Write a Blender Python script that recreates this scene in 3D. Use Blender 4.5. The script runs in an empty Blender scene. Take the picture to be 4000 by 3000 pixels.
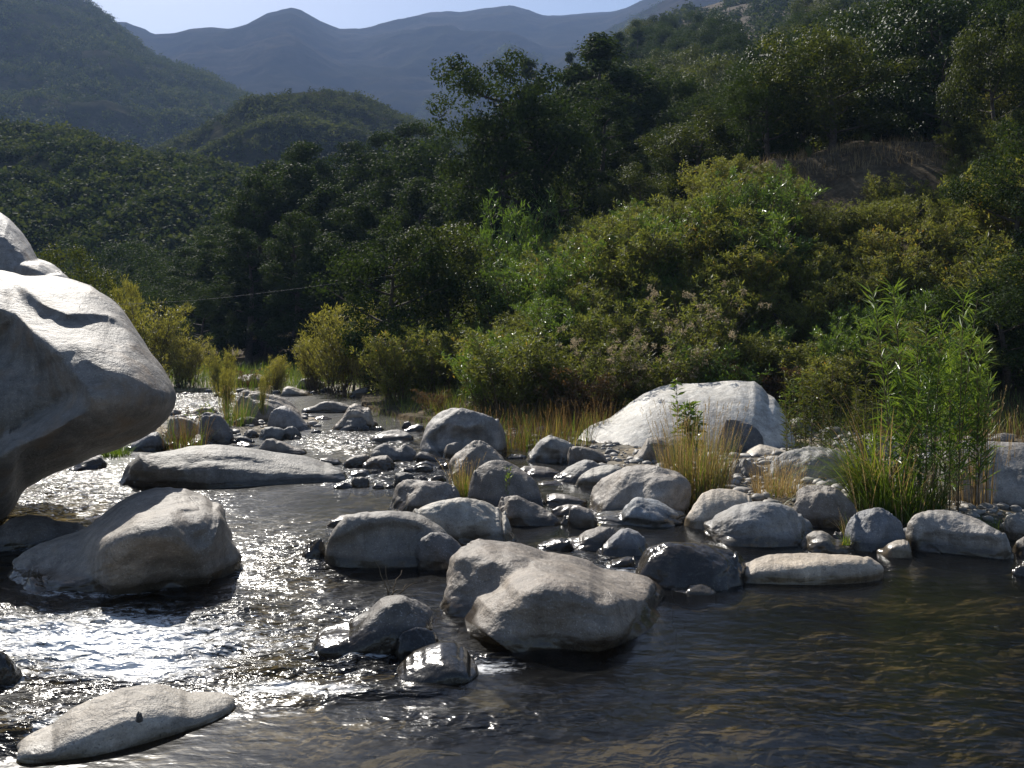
import bpy, bmesh, math, random
import numpy as np
from mathutils import Vector

# ------------------------------------------------------------------ camera, world, sun, exposure
scene = bpy.context.scene
COL = scene.collection
W0, H0, F, HOR, CH = 4000.0, 3000.0, 3608.0, 1280.0, 2.2     # photo size, focal length in px, horizon row, eye height (m)
cam_d = bpy.data.cameras.new('camera')
cam = bpy.data.objects.new('camera', cam_d); COL.objects.link(cam)
cam.location = (0, 0, CH); cam.rotation_euler = (math.radians(90), 0, 0)
cam_d.sensor_width = 36.0; cam_d.lens = 36.0*F/W0
cam_d.shift_y = -(1500-HOR)/W0
cam_d.clip_start = 0.05; cam_d.clip_end = 6000
scene.camera = cam

SUN_AZ, SUN_EL = -26.0, 40.0
world = bpy.data.worlds.new('World'); scene.world = world; world.use_nodes = True
wn = world.node_tree.nodes; wl = world.node_tree.links
bg = wn['Background']; bg.inputs['Strength'].default_value = 0.064
sky = wn.new('ShaderNodeTexSky'); sky.sky_type = 'NISHITA'; sky.sun_disc = False
sky.sun_elevation = math.radians(SUN_EL); sky.sun_rotation = math.radians(SUN_AZ)
sky.altitude = 900; sky.air_density = 1.0; sky.dust_density = 2.0; sky.ozone_density = 1.5
wl.new(sky.outputs['Color'], bg.inputs['Color'])
sun_d = bpy.data.lights.new('sun', 'SUN'); sun_d.energy = 5.0; sun_d.angle = math.radians(0.5); sun_d.color = (1.0, 0.95, 0.87)
sun = bpy.data.objects.new('sun', sun_d); COL.objects.link(sun)
SD = Vector((math.sin(math.radians(SUN_AZ))*math.cos(math.radians(SUN_EL)), math.cos(math.radians(SUN_AZ))*math.cos(math.radians(SUN_EL)), math.sin(math.radians(SUN_EL))))
sun.rotation_euler = SD.to_track_quat('Z', 'Y').to_euler()
scene.view_settings.view_transform = 'Standard'; scene.view_settings.look = 'None'
scene.view_settings.gamma = 1.0; scene.view_settings.use_curve_mapping = False
scene.view_settings.exposure = 0.85
scene.render.engine = 'CYCLES'
cy = scene.cycles
cy.use_denoising = True; cy.max_bounces = 8; cy.diffuse_bounces = 3; cy.glossy_bounces = 3; cy.transparent_max_bounces = 10; cy.volume_bounces = 0

# ------------------------------------------------------------------ numpy noise
_r = np.random.RandomState(7)
_perm = _r.permutation(256); _perm = np.concatenate([_perm, _perm, _perm]).astype(np.int64)
_grad = _r.normal(size=(256, 3)); _grad /= np.linalg.norm(_grad, axis=1)[:, None]
def perlin(p):
    p = np.asarray(p, float); i = np.floor(p).astype(np.int64); f = p-i; i &= 255
    u = f*f*f*(f*(f*6-15)+10); out = np.zeros(len(p))
    for dx in (0, 1):
        wx = u[:, 0] if dx else 1-u[:, 0]
        for dy in (0, 1):
            wy = u[:, 1] if dy else 1-u[:, 1]
            for dz in (0, 1):
                wz = u[:, 2] if dz else 1-u[:, 2]
                h = _perm[_perm[_perm[i[:, 0]+dx]+i[:, 1]+dy]+i[:, 2]+dz]
                g = _grad[h]
                out += wx*wy*wz*(g[:, 0]*(f[:, 0]-dx)+g[:, 1]*(f[:, 1]-dy)+g[:, 2]*(f[:, 2]-dz))
    return out*1.5
def fbm(p, oct=4, gain=0.5, lac=2.03):
    p = np.asarray(p, float); a = 1.0; o = np.zeros(len(p))
    for k in range(oct):
        o += a*perlin(p+17.3*k); p = p*lac; a *= gain
    return o
def ridged(p, oct=5, gain=0.5):
    p = np.asarray(p, float); a = 1.0; o = np.zeros(len(p))
    for k in range(oct):
        o += a*(1-2*np.abs(perlin(p+9.1*k))); p = p*2.05; a *= gain
    return o
def sstep(a, b, x): t = np.clip((x-a)/(b-a), 0, 1); return t*t*(3-2*t)
def P3(x, y, z=0.0): return np.stack([x, y, np.broadcast_to(z, np.shape(x))], -1)

# ------------------------------------------------------------------ object helpers
def mesh_np(name, verts, faces, mat, tint=None, smooth=True, attrs=None):
    """faces: (N,k) int array (all the same k) or a list of such arrays"""
    me = bpy.data.meshes.new(name); verts = np.asarray(verts, np.float32)
    fl = faces if isinstance(faces, list) else [faces]
    fl = [np.asarray(f, np.int32) for f in fl if len(f)]
    me.vertices.add(len(verts)); me.vertices.foreach_set('co', verts.ravel())
    tot = sum(f.size for f in fl); npoly = sum(len(f) for f in fl)
    me.loops.add(tot); me.polygons.add(npoly)
    me.loops.foreach_set('vertex_index', np.concatenate([f.ravel() for f in fl]))
    sizes = np.concatenate([np.full(len(f), f.shape[1], np.int32) for f in fl])
    starts = np.concatenate([[0], np.cumsum(sizes)[:-1]]).astype(np.int32)
    me.polygons.foreach_set('loop_start', starts)
    me.update(calc_edges=True)
    me.polygons.foreach_set('use_smooth', np.full(npoly, smooth))
    if tint is not None:
        a = me.attributes.new('tint', 'FLOAT', 'POINT'); a.data.foreach_set('value', np.asarray(tint, np.float32))
    for k, v in (attrs or {}).items():
        a = me.attributes.new(k, 'FLOAT', 'POINT'); a.data.foreach_set('value', np.asarray(v, np.float32))
    if mat: me.materials.append(mat)
    return me
def link(name, me, parent=None, loc=(0, 0, 0), rz=0.0, sc=1.0):
    o = bpy.data.objects.new(name, me); COL.objects.link(o); o.location = loc; o.rotation_euler = (0, 0, rz); o.scale = (sc, sc, sc) if not hasattr(sc, '__len__') else sc
    if parent: o.parent = parent
    return o
def tag(o, label=None, cat=None, group=None, kind=None):
    if label: o['label'] = label
    if cat: o['category'] = cat
    if group: o['group'] = group
    if kind: o['kind'] = kind
    return o
def empty(name, loc, rz=0.0, sc=1.0):
    o = bpy.data.objects.new(name, None); COL.objects.link(o); o.location = loc; o.rotation_euler = (0, 0, rz)
    o.scale = (sc, sc, sc) if not hasattr(sc, '__len__') else sc; o.empty_display_size = 0.1
    return o
def gx(px, Y): return (px-2000.0)/F*Y           # photo column and distance -> world x
def gy(py, z=0.0): return F*(CH-z)/(py-HOR)      # photo row on the level z -> distance
def project(v): return 2000+F*v[:, 0]/v[:, 1], HOR+F*(CH-v[:, 2])/v[:, 1]
def grid_faces(nu, nv):
    i = np.arange(nu-1)[:, None]*nv+np.arange(nv-1)[None, :]; i = i.ravel()
    return np.stack([i, i+nv, i+nv+1, i+1], 1)
def tube(path, radii, sides=6):
    """verts, quads of a tapered tube along path (n,3)"""
    path = np.asarray(path, float); n = len(path); d = np.gradient(path, axis=0); d /= np.linalg.norm(d, axis=1)[:, None]+1e-9
    ref = np.where(np.abs(d[:, 2:3]) > 0.9, np.array([[1.0, 0, 0]]), np.array([[0, 0, 1.0]]))
    a = np.cross(d, ref); a /= np.linalg.norm(a, axis=1)[:, None]+1e-9; b = np.cross(d, a)
    th = np.linspace(0, 2*np.pi, sides, endpoint=False); r = np.asarray(radii, float)[:, None, None]
    v = path[:, None, :]+r*(np.cos(th)[None, :, None]*a[:, None, :]+np.sin(th)[None, :, None]*b[:, None, :])
    f = []
    for i in range(n-1):
        for k in range(sides):
            k2 = (k+1) % sides; f.append((i*sides+k, i*sides+k2, (i+1)*sides+k2, (i+1)*sides+k))
    return v.reshape(-1, 3), np.array(f, np.int32)
class Acc:
    """collects pieces of ONE mesh"""
    def __init__(s): s.v = []; s.f = {}; s.t = []; s.n = 0
    def add(s, v, f, t=None):
        v = np.asarray(v).reshape(-1, 3); f = np.asarray(f); s.v.append(v); s.f.setdefault(f.shape[1], []).append(f+s.n)
        s.t.append(np.broadcast_to(0.5 if t is None else t, (len(v),)).astype(float)); s.n += len(v)
    def mesh(s, name, mat, smooth=True):
        return mesh_np(name, np.concatenate(s.v), [np.concatenate(x) for x in s.f.values()], mat, np.concatenate(s.t), smooth)

# ------------------------------------------------------------------ materials
def newmat(name):
    m = bpy.data.materials.new(name); m.use_nodes = True; nt = m.node_tree; nt.nodes.clear()
    out = nt.nodes.new('ShaderNodeOutputMaterial')
    def N(t, **kw):
        n = nt.nodes.new(t)
        for k, v in kw.items():
            if k.startswith('i_'):
                key = k[2:]; key = int(key) if key.isdigit() else key.replace('_', ' ')
                n.inputs[key].default_value = v
            else: setattr(n, k, v)
        return n
    return m, N, nt.links.new, out
def ramp(N, L, fac, stops):
    r = N('ShaderNodeValToRGB'); e = r.color_ramp.elements
    while len(e) < len(stops): e.new(0.5)
    for k, (p, c) in enumerate(stops):
        e[k].position = p; e[k].color = (*c, 1) if len(c) == 3 else c
    L(fac, r.inputs['Fac']); return r.outputs['Color']
def mathn(N, L, op, a, b=None, c=None, clamp=False):
    n = N('ShaderNodeMath', operation=op, use_clamp=clamp)
    for k, x in enumerate((a, b, c)):
        if x is None: continue
        if isinstance(x, (int, float)): n.inputs[k].default_value = x
        else: L(x, n.inputs[k])
    return n.outputs[0]
def mixc(N, L, fac, a, b, mode='MIX'):
    n = N('ShaderNodeMix', data_type='RGBA', blend_type=mode)
    for k, x in ((0, fac), (6, a), (7, b)):
        if isinstance(x, (int, float)): n.inputs[k].default_value = x
        elif isinstance(x, tuple): n.inputs[k].default_value = (*x, 1)
        else: L(x, n.inputs[k])
    return n.outputs[2]
def noise(N, L, vec, scale, detail=4, rough=0.55, dist=0.0):
    n = N('ShaderNodeTexNoise'); n.inputs['Scale'].default_value = scale; n.inputs['Detail'].default_value = detail
    n.inputs['Roughness'].default_value = rough; n.inputs['Distortion'].default_value = dist
    L(vec, n.inputs['Vector']); return n.outputs['Fac']

def stone_material():
    m, N, L, out = newmat('river_stone')
    geo = N('ShaderNodeNewGeometry'); oi = N('ShaderNodeObjectInfo'); pos = geo.outputs['Position']
    big = noise(N, L, pos, 1.7, 4, 0.6, 0.3); mid = noise(N, L, pos, 9.0, 5, 0.65); fine = noise(N, L, pos, 90.0, 3, 0.7)
    mp = N('ShaderNodeMapping'); mp.inputs['Scale'].default_value = (0.6, 0.9, 7.0); mp.inputs['Rotation'].default_value = (0.25, 0.15, 0.3); L(pos, mp.inputs['Vector'])
    band = noise(N, L, mp.outputs[0], 2.0, 4, 0.6, 0.4)
    v = mathn(N, L, 'MULTIPLY_ADD', big, 0.5, mathn(N, L, 'MULTIPLY_ADD', mid, 0.35, mathn(N, L, 'MULTIPLY_ADD', band, 0.35, mathn(N, L, 'MULTIPLY', fine, 0.45))))
    val = ramp(N, L, v, [(0.50, (0.42, 0.41, 0.40)), (0.80, (0.93, 0.92, 0.90)), (1.05, (1.42, 1.38, 1.30))])
    col = mixc(N, L, 1.0, oi.outputs['Color'], val, 'MULTIPLY')
    # dark mineral specks and pits
    sp = noise(N, L, pos, 45.0, 2, 0.5); spm = ramp(N, L, sp, [(0.30, (1, 1, 1)), (0.38, (0, 0, 0))])
    col = mixc(N, L, mathn(N, L, 'MULTIPLY', spm, 0.55), col, (0.07, 0.065, 0.06))
    lf = ramp(N, L, noise(N, L, pos, 70.0, 1, 0.5), [(0.62, (0, 0, 0)), (0.70, (1, 1, 1))]); col = mixc(N, L, mathn(N, L, 'MULTIPLY', lf, 0.35), col, (0.5, 0.48, 0.44))
    ms = N('ShaderNodeMapping'); ms.inputs['Scale'].default_value = (7.0, 7.0, 0.7); L(pos, ms.inputs['Vector'])   # rain and flood streaks
    col = mixc(N, L, 0.55, col, ramp(N, L, noise(N, L, ms.outputs[0], 1.0, 4, 0.6, 0.3), [(0.40, (0.55, 0.53, 0.50)), (0.56, (1, 1, 1))]), 'MULTIPLY')
    col = mixc(N, L, 0.45, col, ramp(N, L, noise(N, L, pos, 5.0, 5, 0.7, 0.6), [(0.36, (0.50, 0.49, 0.47)), (0.52, (1, 1, 1)), (0.68, (1.25, 1.22, 1.15))]), 'MULTIPLY')
    # ochre stains
    stn = noise(N, L, pos, 2.6, 4, 0.6, 0.5); stf = ramp(N, L, stn, [(0.52, (0, 0, 0)), (0.72, (1, 1, 1))])
    sta = N('ShaderNodeAttribute', attribute_type='OBJECT', attribute_name='stain')
    col = mixc(N, L, mathn(N, L, 'MULTIPLY', stf, sta.outputs['Fac']), col, (0.20, 0.14, 0.085))
    wv = N('ShaderNodeVectorMath', operation='MULTIPLY_ADD'); wn_ = N('ShaderNodeTexNoise'); wn_.inputs['Scale'].default_value = 2.2; wn_.inputs['Detail'].default_value = 4; L(pos, wn_.inputs['Vector']); L(wn_.outputs['Color'], wv.inputs[0]); wv.inputs[1].default_value = (0.8, 0.8, 0.8); L(pos, wv.inputs[2])
    ck = N('ShaderNodeTexVoronoi', feature='DISTANCE_TO_EDGE'); ck.inputs['Scale'].default_value = 0.9; L(wv.outputs[0], ck.inputs['Vector'])
    ckm = ramp(N, L, ck.outputs['Distance'], [(0.0, (1, 1, 1)), (0.012, (0, 0, 0))]); ckg = ramp(N, L, noise(N, L, pos, 1.1, 2, 0.5), [(0.50, (0, 0, 0)), (0.60, (1, 1, 1))])
    crack = mathn(N, L, 'MULTIPLY', ckm, ckg)
    col = mixc(N, L, mathn(N, L, 'MULTIPLY', crack, 0.14), col, (0.06, 0.05, 0.04))
    # wet, algae-dark band at the waterline
    sx = N('ShaderNodeSeparateXYZ'); L(pos, sx.inputs[0]); z = sx.outputs['Z']
    wz = mathn(N, L, 'SUBTRACT', z, mathn(N, L, 'MULTIPLY', noise(N, L, pos, 3.5, 4, 0.6), 0.13))
    at = N('ShaderNodeAttribute', attribute_type='OBJECT', attribute_name='wet'); 
    wz = mathn(N, L, 'SUBTRACT', wz, at.outputs['Fac'])
    wet = N('ShaderNodeMapRange'); wet.interpolation_type = 'SMOOTHSTEP'
    for k, x in ((1, -0.01), (2, 0.075), (3, 1.0), (4, 0.0)): wet.inputs[k].default_value = x
    L(wz, wet.inputs[0]); wet = wet.outputs[0]
    wcol = mixc(N, L, 1.0, col, (0.30, 0.27, 0.22), 'MULTIPLY')
    col = mixc(N, L, wet, col, wcol)
    b1 = N('ShaderNodeBump'); b1.inputs['Strength'].default_value = 0.7; b1.inputs['Distance'].default_value = 0.045
    hgt = mathn(N, L, 'MULTIPLY_ADD', crack, -0.25, mathn(N, L, 'MULTIPLY_ADD', mid, 1.0, mathn(N, L, 'MULTIPLY_ADD', fine, 0.16, mathn(N, L, 'MULTIPLY', noise(N, L, pos, 28.0, 3, 0.6), 0.4))))
    L(hgt, b1.inputs['Height']); L(mathn(N, L, 'MULTIPLY_ADD', wet, -0.42, 0.55), b1.inputs['Strength'])
    p = N('ShaderNodeBsdfPrincipled'); L(col, p.inputs['Base Color']); L(b1.outputs[0], p.inputs['Normal'])
    ro = N('ShaderNodeMapRange'); L(wet, ro.inputs[0]); ro.inputs[3].default_value = 0.62; ro.inputs[4].default_value = 0.2
    L(ro.outputs[0], p.inputs['Roughness']); L(p.outputs[0], out.inputs[0])
    return m
def leaf_material(name, stops, transl=0.4, rough=0.5, spec=0.35, objvar=0.25, tcol=(1.25, 1.2, 0.5)):
    m, N, L, out = newmat(name)
    at = N('ShaderNodeAttribute', attribute_name='tint'); oi = N('ShaderNodeObjectInfo')
    f = mathn(N, L, 'ADD', at.outputs['Fac'], mathn(N, L, 'MULTIPLY', mathn(N, L, 'SUBTRACT', oi.outputs['Random'], 0.5), objvar), clamp=True)
    c = ramp(N, L, f, stops)
    p = N('ShaderNodeBsdfPrincipled'); L(c, p.inputs['Base Color']); p.inputs['Roughness'].default_value = rough; p.inputs['Specular IOR Level'].default_value = spec
    t = N('ShaderNodeBsdfTranslucent'); L(mixc(N, L, 1.0, c, tcol, 'MULTIPLY'), t.inputs['Color'])
    mx = N('ShaderNodeMixShader'); mx.inputs[0].default_value = transl; L(p.outputs[0], mx.inputs[1]); L(t.outputs[0], mx.inputs[2]); L(mx.outputs[0], out.inputs[0])
    return m
def bark_material(name, a, b):
    m, N, L, out = newmat(name); g = N('ShaderNodeTexCoord')
    n = noise(N, L, g.outputs['Object'], 14.0, 4, 0.6); c = ramp(N, L, n, [(0.35, a), (0.7, b)])
    p = N('ShaderNodeBsdfPrincipled'); L(c, p.inputs['Base Color']); p.inputs['Roughness'].default_value = 0.85
    bp = N('ShaderNodeBump'); bp.inputs['Strength'].default_value = 0.6; bp.inputs['Distance'].default_value = 0.02; L(n, bp.inputs['Height']); L(bp.outputs[0], p.inputs['Normal']); L(p.outputs[0], out.inputs[0])
    return m
def ground_material(name, c1, c2, c3, scale=1.0, bump=0.1, spec=0.15):
    m, N, L, out = newmat(name); g = N('ShaderNodeNewGeometry'); pos = g.outputs['Position']
    a = noise(N, L, pos, 0.35*scale, 6, 0.65, 0.4); b = noise(N, L, pos, 3.1*scale, 5, 0.7)
    c = ramp(N, L, mathn(N, L, 'MULTIPLY_ADD', a, 0.6, mathn(N, L, 'MULTIPLY', b, 0.4)), [(0.38, c1), (0.5, c2), (0.63, c3)])
    p = N('ShaderNodeBsdfPrincipled'); L(c, p.inputs['Base Color']); p.inputs['Roughness'].default_value = 1.0; p.inputs['Specular IOR Level'].default_value = spec
    bp = N('ShaderNodeBump'); bp.inputs['Strength'].default_value = 0.7; bp.inputs['Distance'].default_value = bump; L(b, bp.inputs['Height']); L(bp.outputs[0], p.inputs['Normal']); L(p.outputs[0], out.inputs[0])
    return m
def bed_material():
    m, N, L, out = newmat('river_bed'); g = N('ShaderNodeNewGeometry'); pos = g.outputs['Position']
    dn = N('ShaderNodeTexNoise'); dn.inputs['Scale'].default_value = 2.3; dn.inputs['Detail'].default_value = 3; L(pos, dn.inputs['Vector'])
    av = N('ShaderNodeVectorMath', operation='MULTIPLY_ADD'); L(dn.outputs['Color'], av.inputs[0]); av.inputs[1].default_value = (0.5, 0.5, 0.5); L(pos, av.inputs[2]); pos2 = av.outputs[0]
    vo = N('ShaderNodeTexVoronoi'); vo.inputs['Scale'].default_value = 3.6; L(pos2, vo.inputs['Vector'])
    vb = N('ShaderNodeTexVoronoi'); vb.inputs['Scale'].default_value = 1.5; L(pos2, vb.inputs['Vector'])
    a = noise(N, L, pos, 0.9, 5, 0.65, 0.5)
    sep = N('ShaderNodeSeparateColor'); L(vo.outputs['Color'], sep.inputs[0])
    c = ramp(N, L, a, [(0.36, (0.035, 0.03, 0.018)), (0.5, (0.11, 0.082, 0.042)), (0.64, (0.20, 0.152, 0.082))])
    c = mixc(N, L, 0.5, c, ramp(N, L, sep.outputs[0], [(0.0, (0.3, 0.3, 0.3)), (0.6, (0.9, 0.9, 0.85)), (1.0, (1.7, 1.65, 1.5))]), 'MULTIPLY')
    p = N('ShaderNodeBsdfPrincipled'); L(c, p.inputs['Base Color']); p.inputs['Roughness'].default_value = 0.8
    inv = mathn(N, L, 'MULTIPLY_ADD', vo.outputs['Distance'], -1.0, mathn(N, L, 'MULTIPLY', vb.outputs['Distance'], -1.5))
    bp = N('ShaderNodeBump'); bp.inputs['Strength'].default_value = 1.0; bp.inputs['Distance'].default_value = 0.08; L(inv, bp.inputs['Height']); L(bp.outputs[0], p.inputs['Normal']); L(p.outputs[0], out.inputs[0])
    return m
def water_material():
    m, N, L, out = newmat('river_water'); g = N('ShaderNodeNewGeometry'); pos = g.outputs['Position']
    at = N('ShaderNodeAttribute', attribute_name='rough').outputs['Fac']; fo = N('ShaderNodeAttribute', attribute_name='foam_glare').outputs['Fac']
    mp = N('ShaderNodeMapping'); mp.inputs['Rotation'].default_value = (0, 0, 0.35); mp.inputs['Scale'].default_value = (0.75, 1.5, 1.0); L(pos, mp.inputs['Vector']); q = mp.outputs[0]
    n1 = noise(N, L, q, 2.4, 3, 0.5, 0.4); n2 = noise(N, L, q, 5.5, 3, 0.5, 0.6); n3 = noise(N, L, q, 15.0, 2, 0.45, 0.3)
    amp = mathn(N, L, 'MULTIPLY_ADD', at, 1.85, 0.08)
    amp1 = mathn(N, L, 'MULTIPLY_ADD', at, 1.85, 0.05)
    h = mathn(N, L, 'MULTIPLY', amp, mathn(N, L, 'MULTIPLY_ADD', n2, 0.080, mathn(N, L, 'MULTIPLY', n3, 0.028)))
    h = mathn(N, L, 'ADD', h, mathn(N, L, 'MULTIPLY', amp1, mathn(N, L, 'MULTIPLY', n1, 0.08)))
    bp = N('ShaderNodeBump'); bp.inputs['Strength'].default_value = 1.0; bp.inputs['Distance'].default_value = 1.0; L(h, bp.inputs['Height'])
    fr = N('ShaderNodeFresnel'); fr.inputs['IOR'].default_value = 1.33; L(bp.outputs[0], fr.inputs['Normal'])
    gl = N('ShaderNodeBsdfGlossy'); gl.inputs['Roughness'].default_value = 0.185; L(bp.outputs[0], gl.inputs['Normal'])
    tr = N('ShaderNodeBsdfTransparent'); tr.inputs['Color'].default_value = (0.60, 0.57, 0.45, 1)
    mx = N('ShaderNodeMixShader'); L(fr.outputs[0], mx.inputs[0]); L(tr.outputs[0], mx.inputs[1]); L(gl.outputs[0], mx.inputs[2])
    df = N('ShaderNodeBsdfPrincipled'); df.inputs['Base Color'].default_value = (0.86, 0.86, 0.84, 1); df.inputs['Roughness'].default_value = 0.35; L(bp.outputs[0], df.inputs['Normal'])  # diffuse white shared by real foam and painted sun glare
    fn = noise(N, L, q, 16.0, 5, 0.7, 0.8)
    ff = mathn(N, L, 'MULTIPLY', mathn(N, L, 'MULTIPLY_ADD', mathn(N, L, 'ADD', fn, mathn(N, L, 'MULTIPLY', fo, 0.45)), 5.0, -3.45, clamp=True), fo, clamp=True)
    m2 = N('ShaderNodeMixShader'); L(ff, m2.inputs[0]); L(mx.outputs[0], m2.inputs[1]); L(df.outputs[0], m2.inputs[2]); L(m2.outputs[0], out.inputs[0])
    return m
M_STONE = stone_material()
M_BARK = bark_material('bark', (0.035, 0.026, 0.018), (0.11, 0.085, 0.06))
M_STEM = bark_material('twig_bark', (0.07, 0.05, 0.028), (0.17, 0.12, 0.06))
M_DARK = leaf_material('evergreen_leaf', [(0.0, (0.013, 0.023, 0.008)), (0.5, (0.035, 0.056, 0.017)), (0.85, (0.061, 0.086, 0.024)), (1.0, (0.101, 0.108, 0.029))], 0.34, 0.7, 0.07)
M_GLOSS = leaf_material('glossy_leaf', [(0.0, (0.014, 0.026, 0.009)), (0.5, (0.036, 0.060, 0.018)), (1.0, (0.080, 0.104, 0.028))], 0.25, 0.5, 0.2)
M_OLIVE = leaf_material('olive_leaf', [(0.0, (0.025, 0.034, 0.010)), (0.5, (0.061, 0.078, 0.020)), (0.85, (0.107, 0.111, 0.025)), (1.0, (0.180, 0.123, 0.025))], 0.45, 0.55, 0.2)
M_BUSH = leaf_material('bush_leaf', [(0.0, (0.048, 0.054, 0.017)), (0.25, (0.102, 0.120, 0.032)), (0.65, (0.180, 0.198, 0.050)), (0.9, (0.288, 0.258, 0.066)), (1.0, (0.384, 0.228, 0.054))], 0.48, 0.5, 0.28, tcol=(1.2, 1.15, 0.6))
M_GREEN = leaf_material('fresh_leaf', [(0.0, (0.045, 0.085, 0.016)), (0.5, (0.115, 0.185, 0.038)), (1.0, (0.23, 0.28, 0.065))], 0.45, 0.36, 0.5)
M_WILLOW = leaf_material('willow_leaf', [(0.0, (0.11, 0.12, 0.03)), (0.5, (0.24, 0.23, 0.07)), (1.0, (0.38, 0.32, 0.11))], 0.5, 0.45, 0.4)
M_BROWN = leaf_material('dry_leaf', [(0.0, (0.05, 0.03, 0.015)), (0.5, (0.13, 0.085, 0.04)), (1.0, (0.23, 0.16, 0.08))], 0.35, 0.7, 0.2, tcol=(1.1, 0.9, 0.6))
M_STRAW = leaf_material('straw_blade', [(0.0, (0.15, 0.105, 0.045)), (0.5, (0.32, 0.24, 0.125)), (1.0, (0.46, 0.37, 0.22))], 0.4, 0.5, 0.3, tcol=(1.1, 0.95, 0.6))
M_DRYB = leaf_material('brown_blade', [(0.0, (0.07, 0.045, 0.02)), (0.5, (0.17, 0.115, 0.05)), (1.0, (0.30, 0.21, 0.10))], 0.4, 0.6, 0.2, tcol=(1.1, 0.95, 0.6))
M_BLADE = leaf_material('grass_blade', [(0.0, (0.05, 0.085, 0.015)), (0.5, (0.11, 0.17, 0.03)), (0.8, (0.2, 0.22, 0.05)), (1.0, (0.36, 0.27, 0.10))], 0.45, 0.38, 0.5)
M_FLUFF = leaf_material('seed_fluff', [(0.0, (0.27, 0.22, 0.14)), (1.0, (0.46, 0.39, 0.26))], 0.4, 0.8, 0.1, tcol=(1, 0.95, 0.85))
M_FAR = leaf_material('far_scrub_leaf', [(0.0, (0.017, 0.028, 0.011)), (0.5, (0.039, 0.058, 0.022)), (1.0, (0.086, 0.101, 0.035))], 0.30, 0.8, 0.06)
M_FARM = leaf_material('mid_scrub_leaf', [(0.0, (0.028, 0.040, 0.016)), (0.5, (0.068, 0.085, 0.034)), (1.0, (0.13, 0.14, 0.055))], 0.30, 0.8, 0.05)
M_SOIL = ground_material('bank_soil', (0.035, 0.026, 0.015), (0.07, 0.053, 0.031), (0.14, 0.105, 0.06), 2.0, 0.08)
M_HILL = ground_material('hill_ground', (0.028, 0.034, 0.016), (0.044, 0.045, 0.024), (0.075, 0.066, 0.042), 0.25, 0.5, 0.0)
M_MOUNT = ground_material('mountain_ground', (0.016, 0.018, 0.011), (0.026, 0.025, 0.017), (0.06, 0.05, 0.036), 0.02, 0.8, 0.0)
M_BED = bed_material(); M_WATER = water_material()
# ------------------------------------------------------------------ land forms
FOOT = np.array([(60, 12), (30, 15.5), (12, 18.5), (7, 19.5), (3, 20.5), (0, 20), (-2, 22), (-3.4, 25), (-4.5, 30), (-5.2, 38), (-7, 46), (-12, 56), (-30, 70), (-80, 100), (-160, 140)], float)
BAR = np.array([(40, 8.2), (10, 9.3), (5, 9.7), (3.2, 10.0), (2.2, 11.4), (1.3, 13.2), (0.3, 15.8), (-0.8, 18), (-2.3, 21.5), (-3.6, 25), (-4.8, 31)], float)
def sdist(poly, x, y):
    best = np.full(x.shape, 1e9); sg = np.ones(x.shape)
    for (ax, ay), (bx, by) in zip(poly[:-1], poly[1:]):
        dx, dy = bx-ax, by-ay; L2 = dx*dx+dy*dy
        u = np.clip(((x-ax)*dx+(y-ay)*dy)/L2, 0, 1); d = np.hypot(x-ax-u*dx, y-ay-u*dy)
        s = -np.sign(dx*(y-ay)-dy*(x-ax)); m = d < best
        best = np.where(m, d, best); sg = np.where(m, s, sg)
    return best*sg
RT = np.array([-1.0, -0.30, -0.083, 0.028, 0.069, 0.125, 0.172, 0.30, 1.5]); RY = np.array([75., 75., 85, 91, 119, 172, 330, 400, 400])
HS = np.array([0, 3, 7, 12, 14, 16, 20, 26, 45, 80, 300.]); HR = np.array([0.15, 1.3, 3.8, 7.1, 8.2, 8.6, 9.2, 11.6, 19.8, 35, 127]); HL = np.array([0.15, 0.5, 1.7, 3.8, 4.7, 5.6, 7.2, 9.6, 17.5, 32, 124])
def slope_raw(x, y):
    s = sdist(FOOT, x, y); w = sstep(-0.12, 0.10, x/np.maximum(y, 1))
    z = np.interp(s, HS, HL)*(1-w)+np.interp(s, HS, HR)*w
    return np.where(s < 0, 0.12+0.02*s, z), s
def slope(x, y):
    """ground of the right-hand hillside, with its crest and the fall behind it"""
    x = np.asarray(x, float); y = np.asarray(y, float); t = x/np.maximum(y, 1); Yr = np.interp(t, RT, RY)
    k = np.where(y > Yr, Yr/np.maximum(y, 1e-6), 1.0)
    z, s = slope_raw(x*k, y*k)
    z = np.where(y > Yr, z-0.45*(y-Yr), z)
    n = fbm(P3(x/9.0, y/9.0), 4)*0.9*sstep(1, 14, s)+fbm(P3(x/1.3, y/1.3, 3.0), 3)*0.10*sstep(-1, 2, s)
    return z+n
def bed(x, y):
    x = np.asarray(x, float); y = np.asarray(y, float)
    b = sdist(BAR, x, y); n = fbm(P3(x/1.1, y/1.1, 5.0), 4)
    land = sstep(-0.3, 1.2, b+0.5*n)
    isl = sstep(1.25, 0.7, np.hypot((x+6.9)/3.0, (y-21.0)/3.0)+0.2*n)
    farb = sstep(30.5, 33.0, y+1.0*n)*sstep(-2, -4, x)
    left = sstep(-7.5, -9.5, x+0.3*y-3.0+0.4*n)*sstep(10, 12, y)
    far2 = sstep(40, 44, y)
    land = np.maximum.reduce([land, isl, farb, left, far2])
    return -0.30+0.36*land+0.07*n*(1-0.4*land)
def near_ground(x, y):
    s = sdist(FOOT, np.asarray(x, float), np.asarray(y, float)); k = sstep(-1.0, 0.6, s)
    return bed(x, y)*(1-k)+slope(x, y)*k
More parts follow.
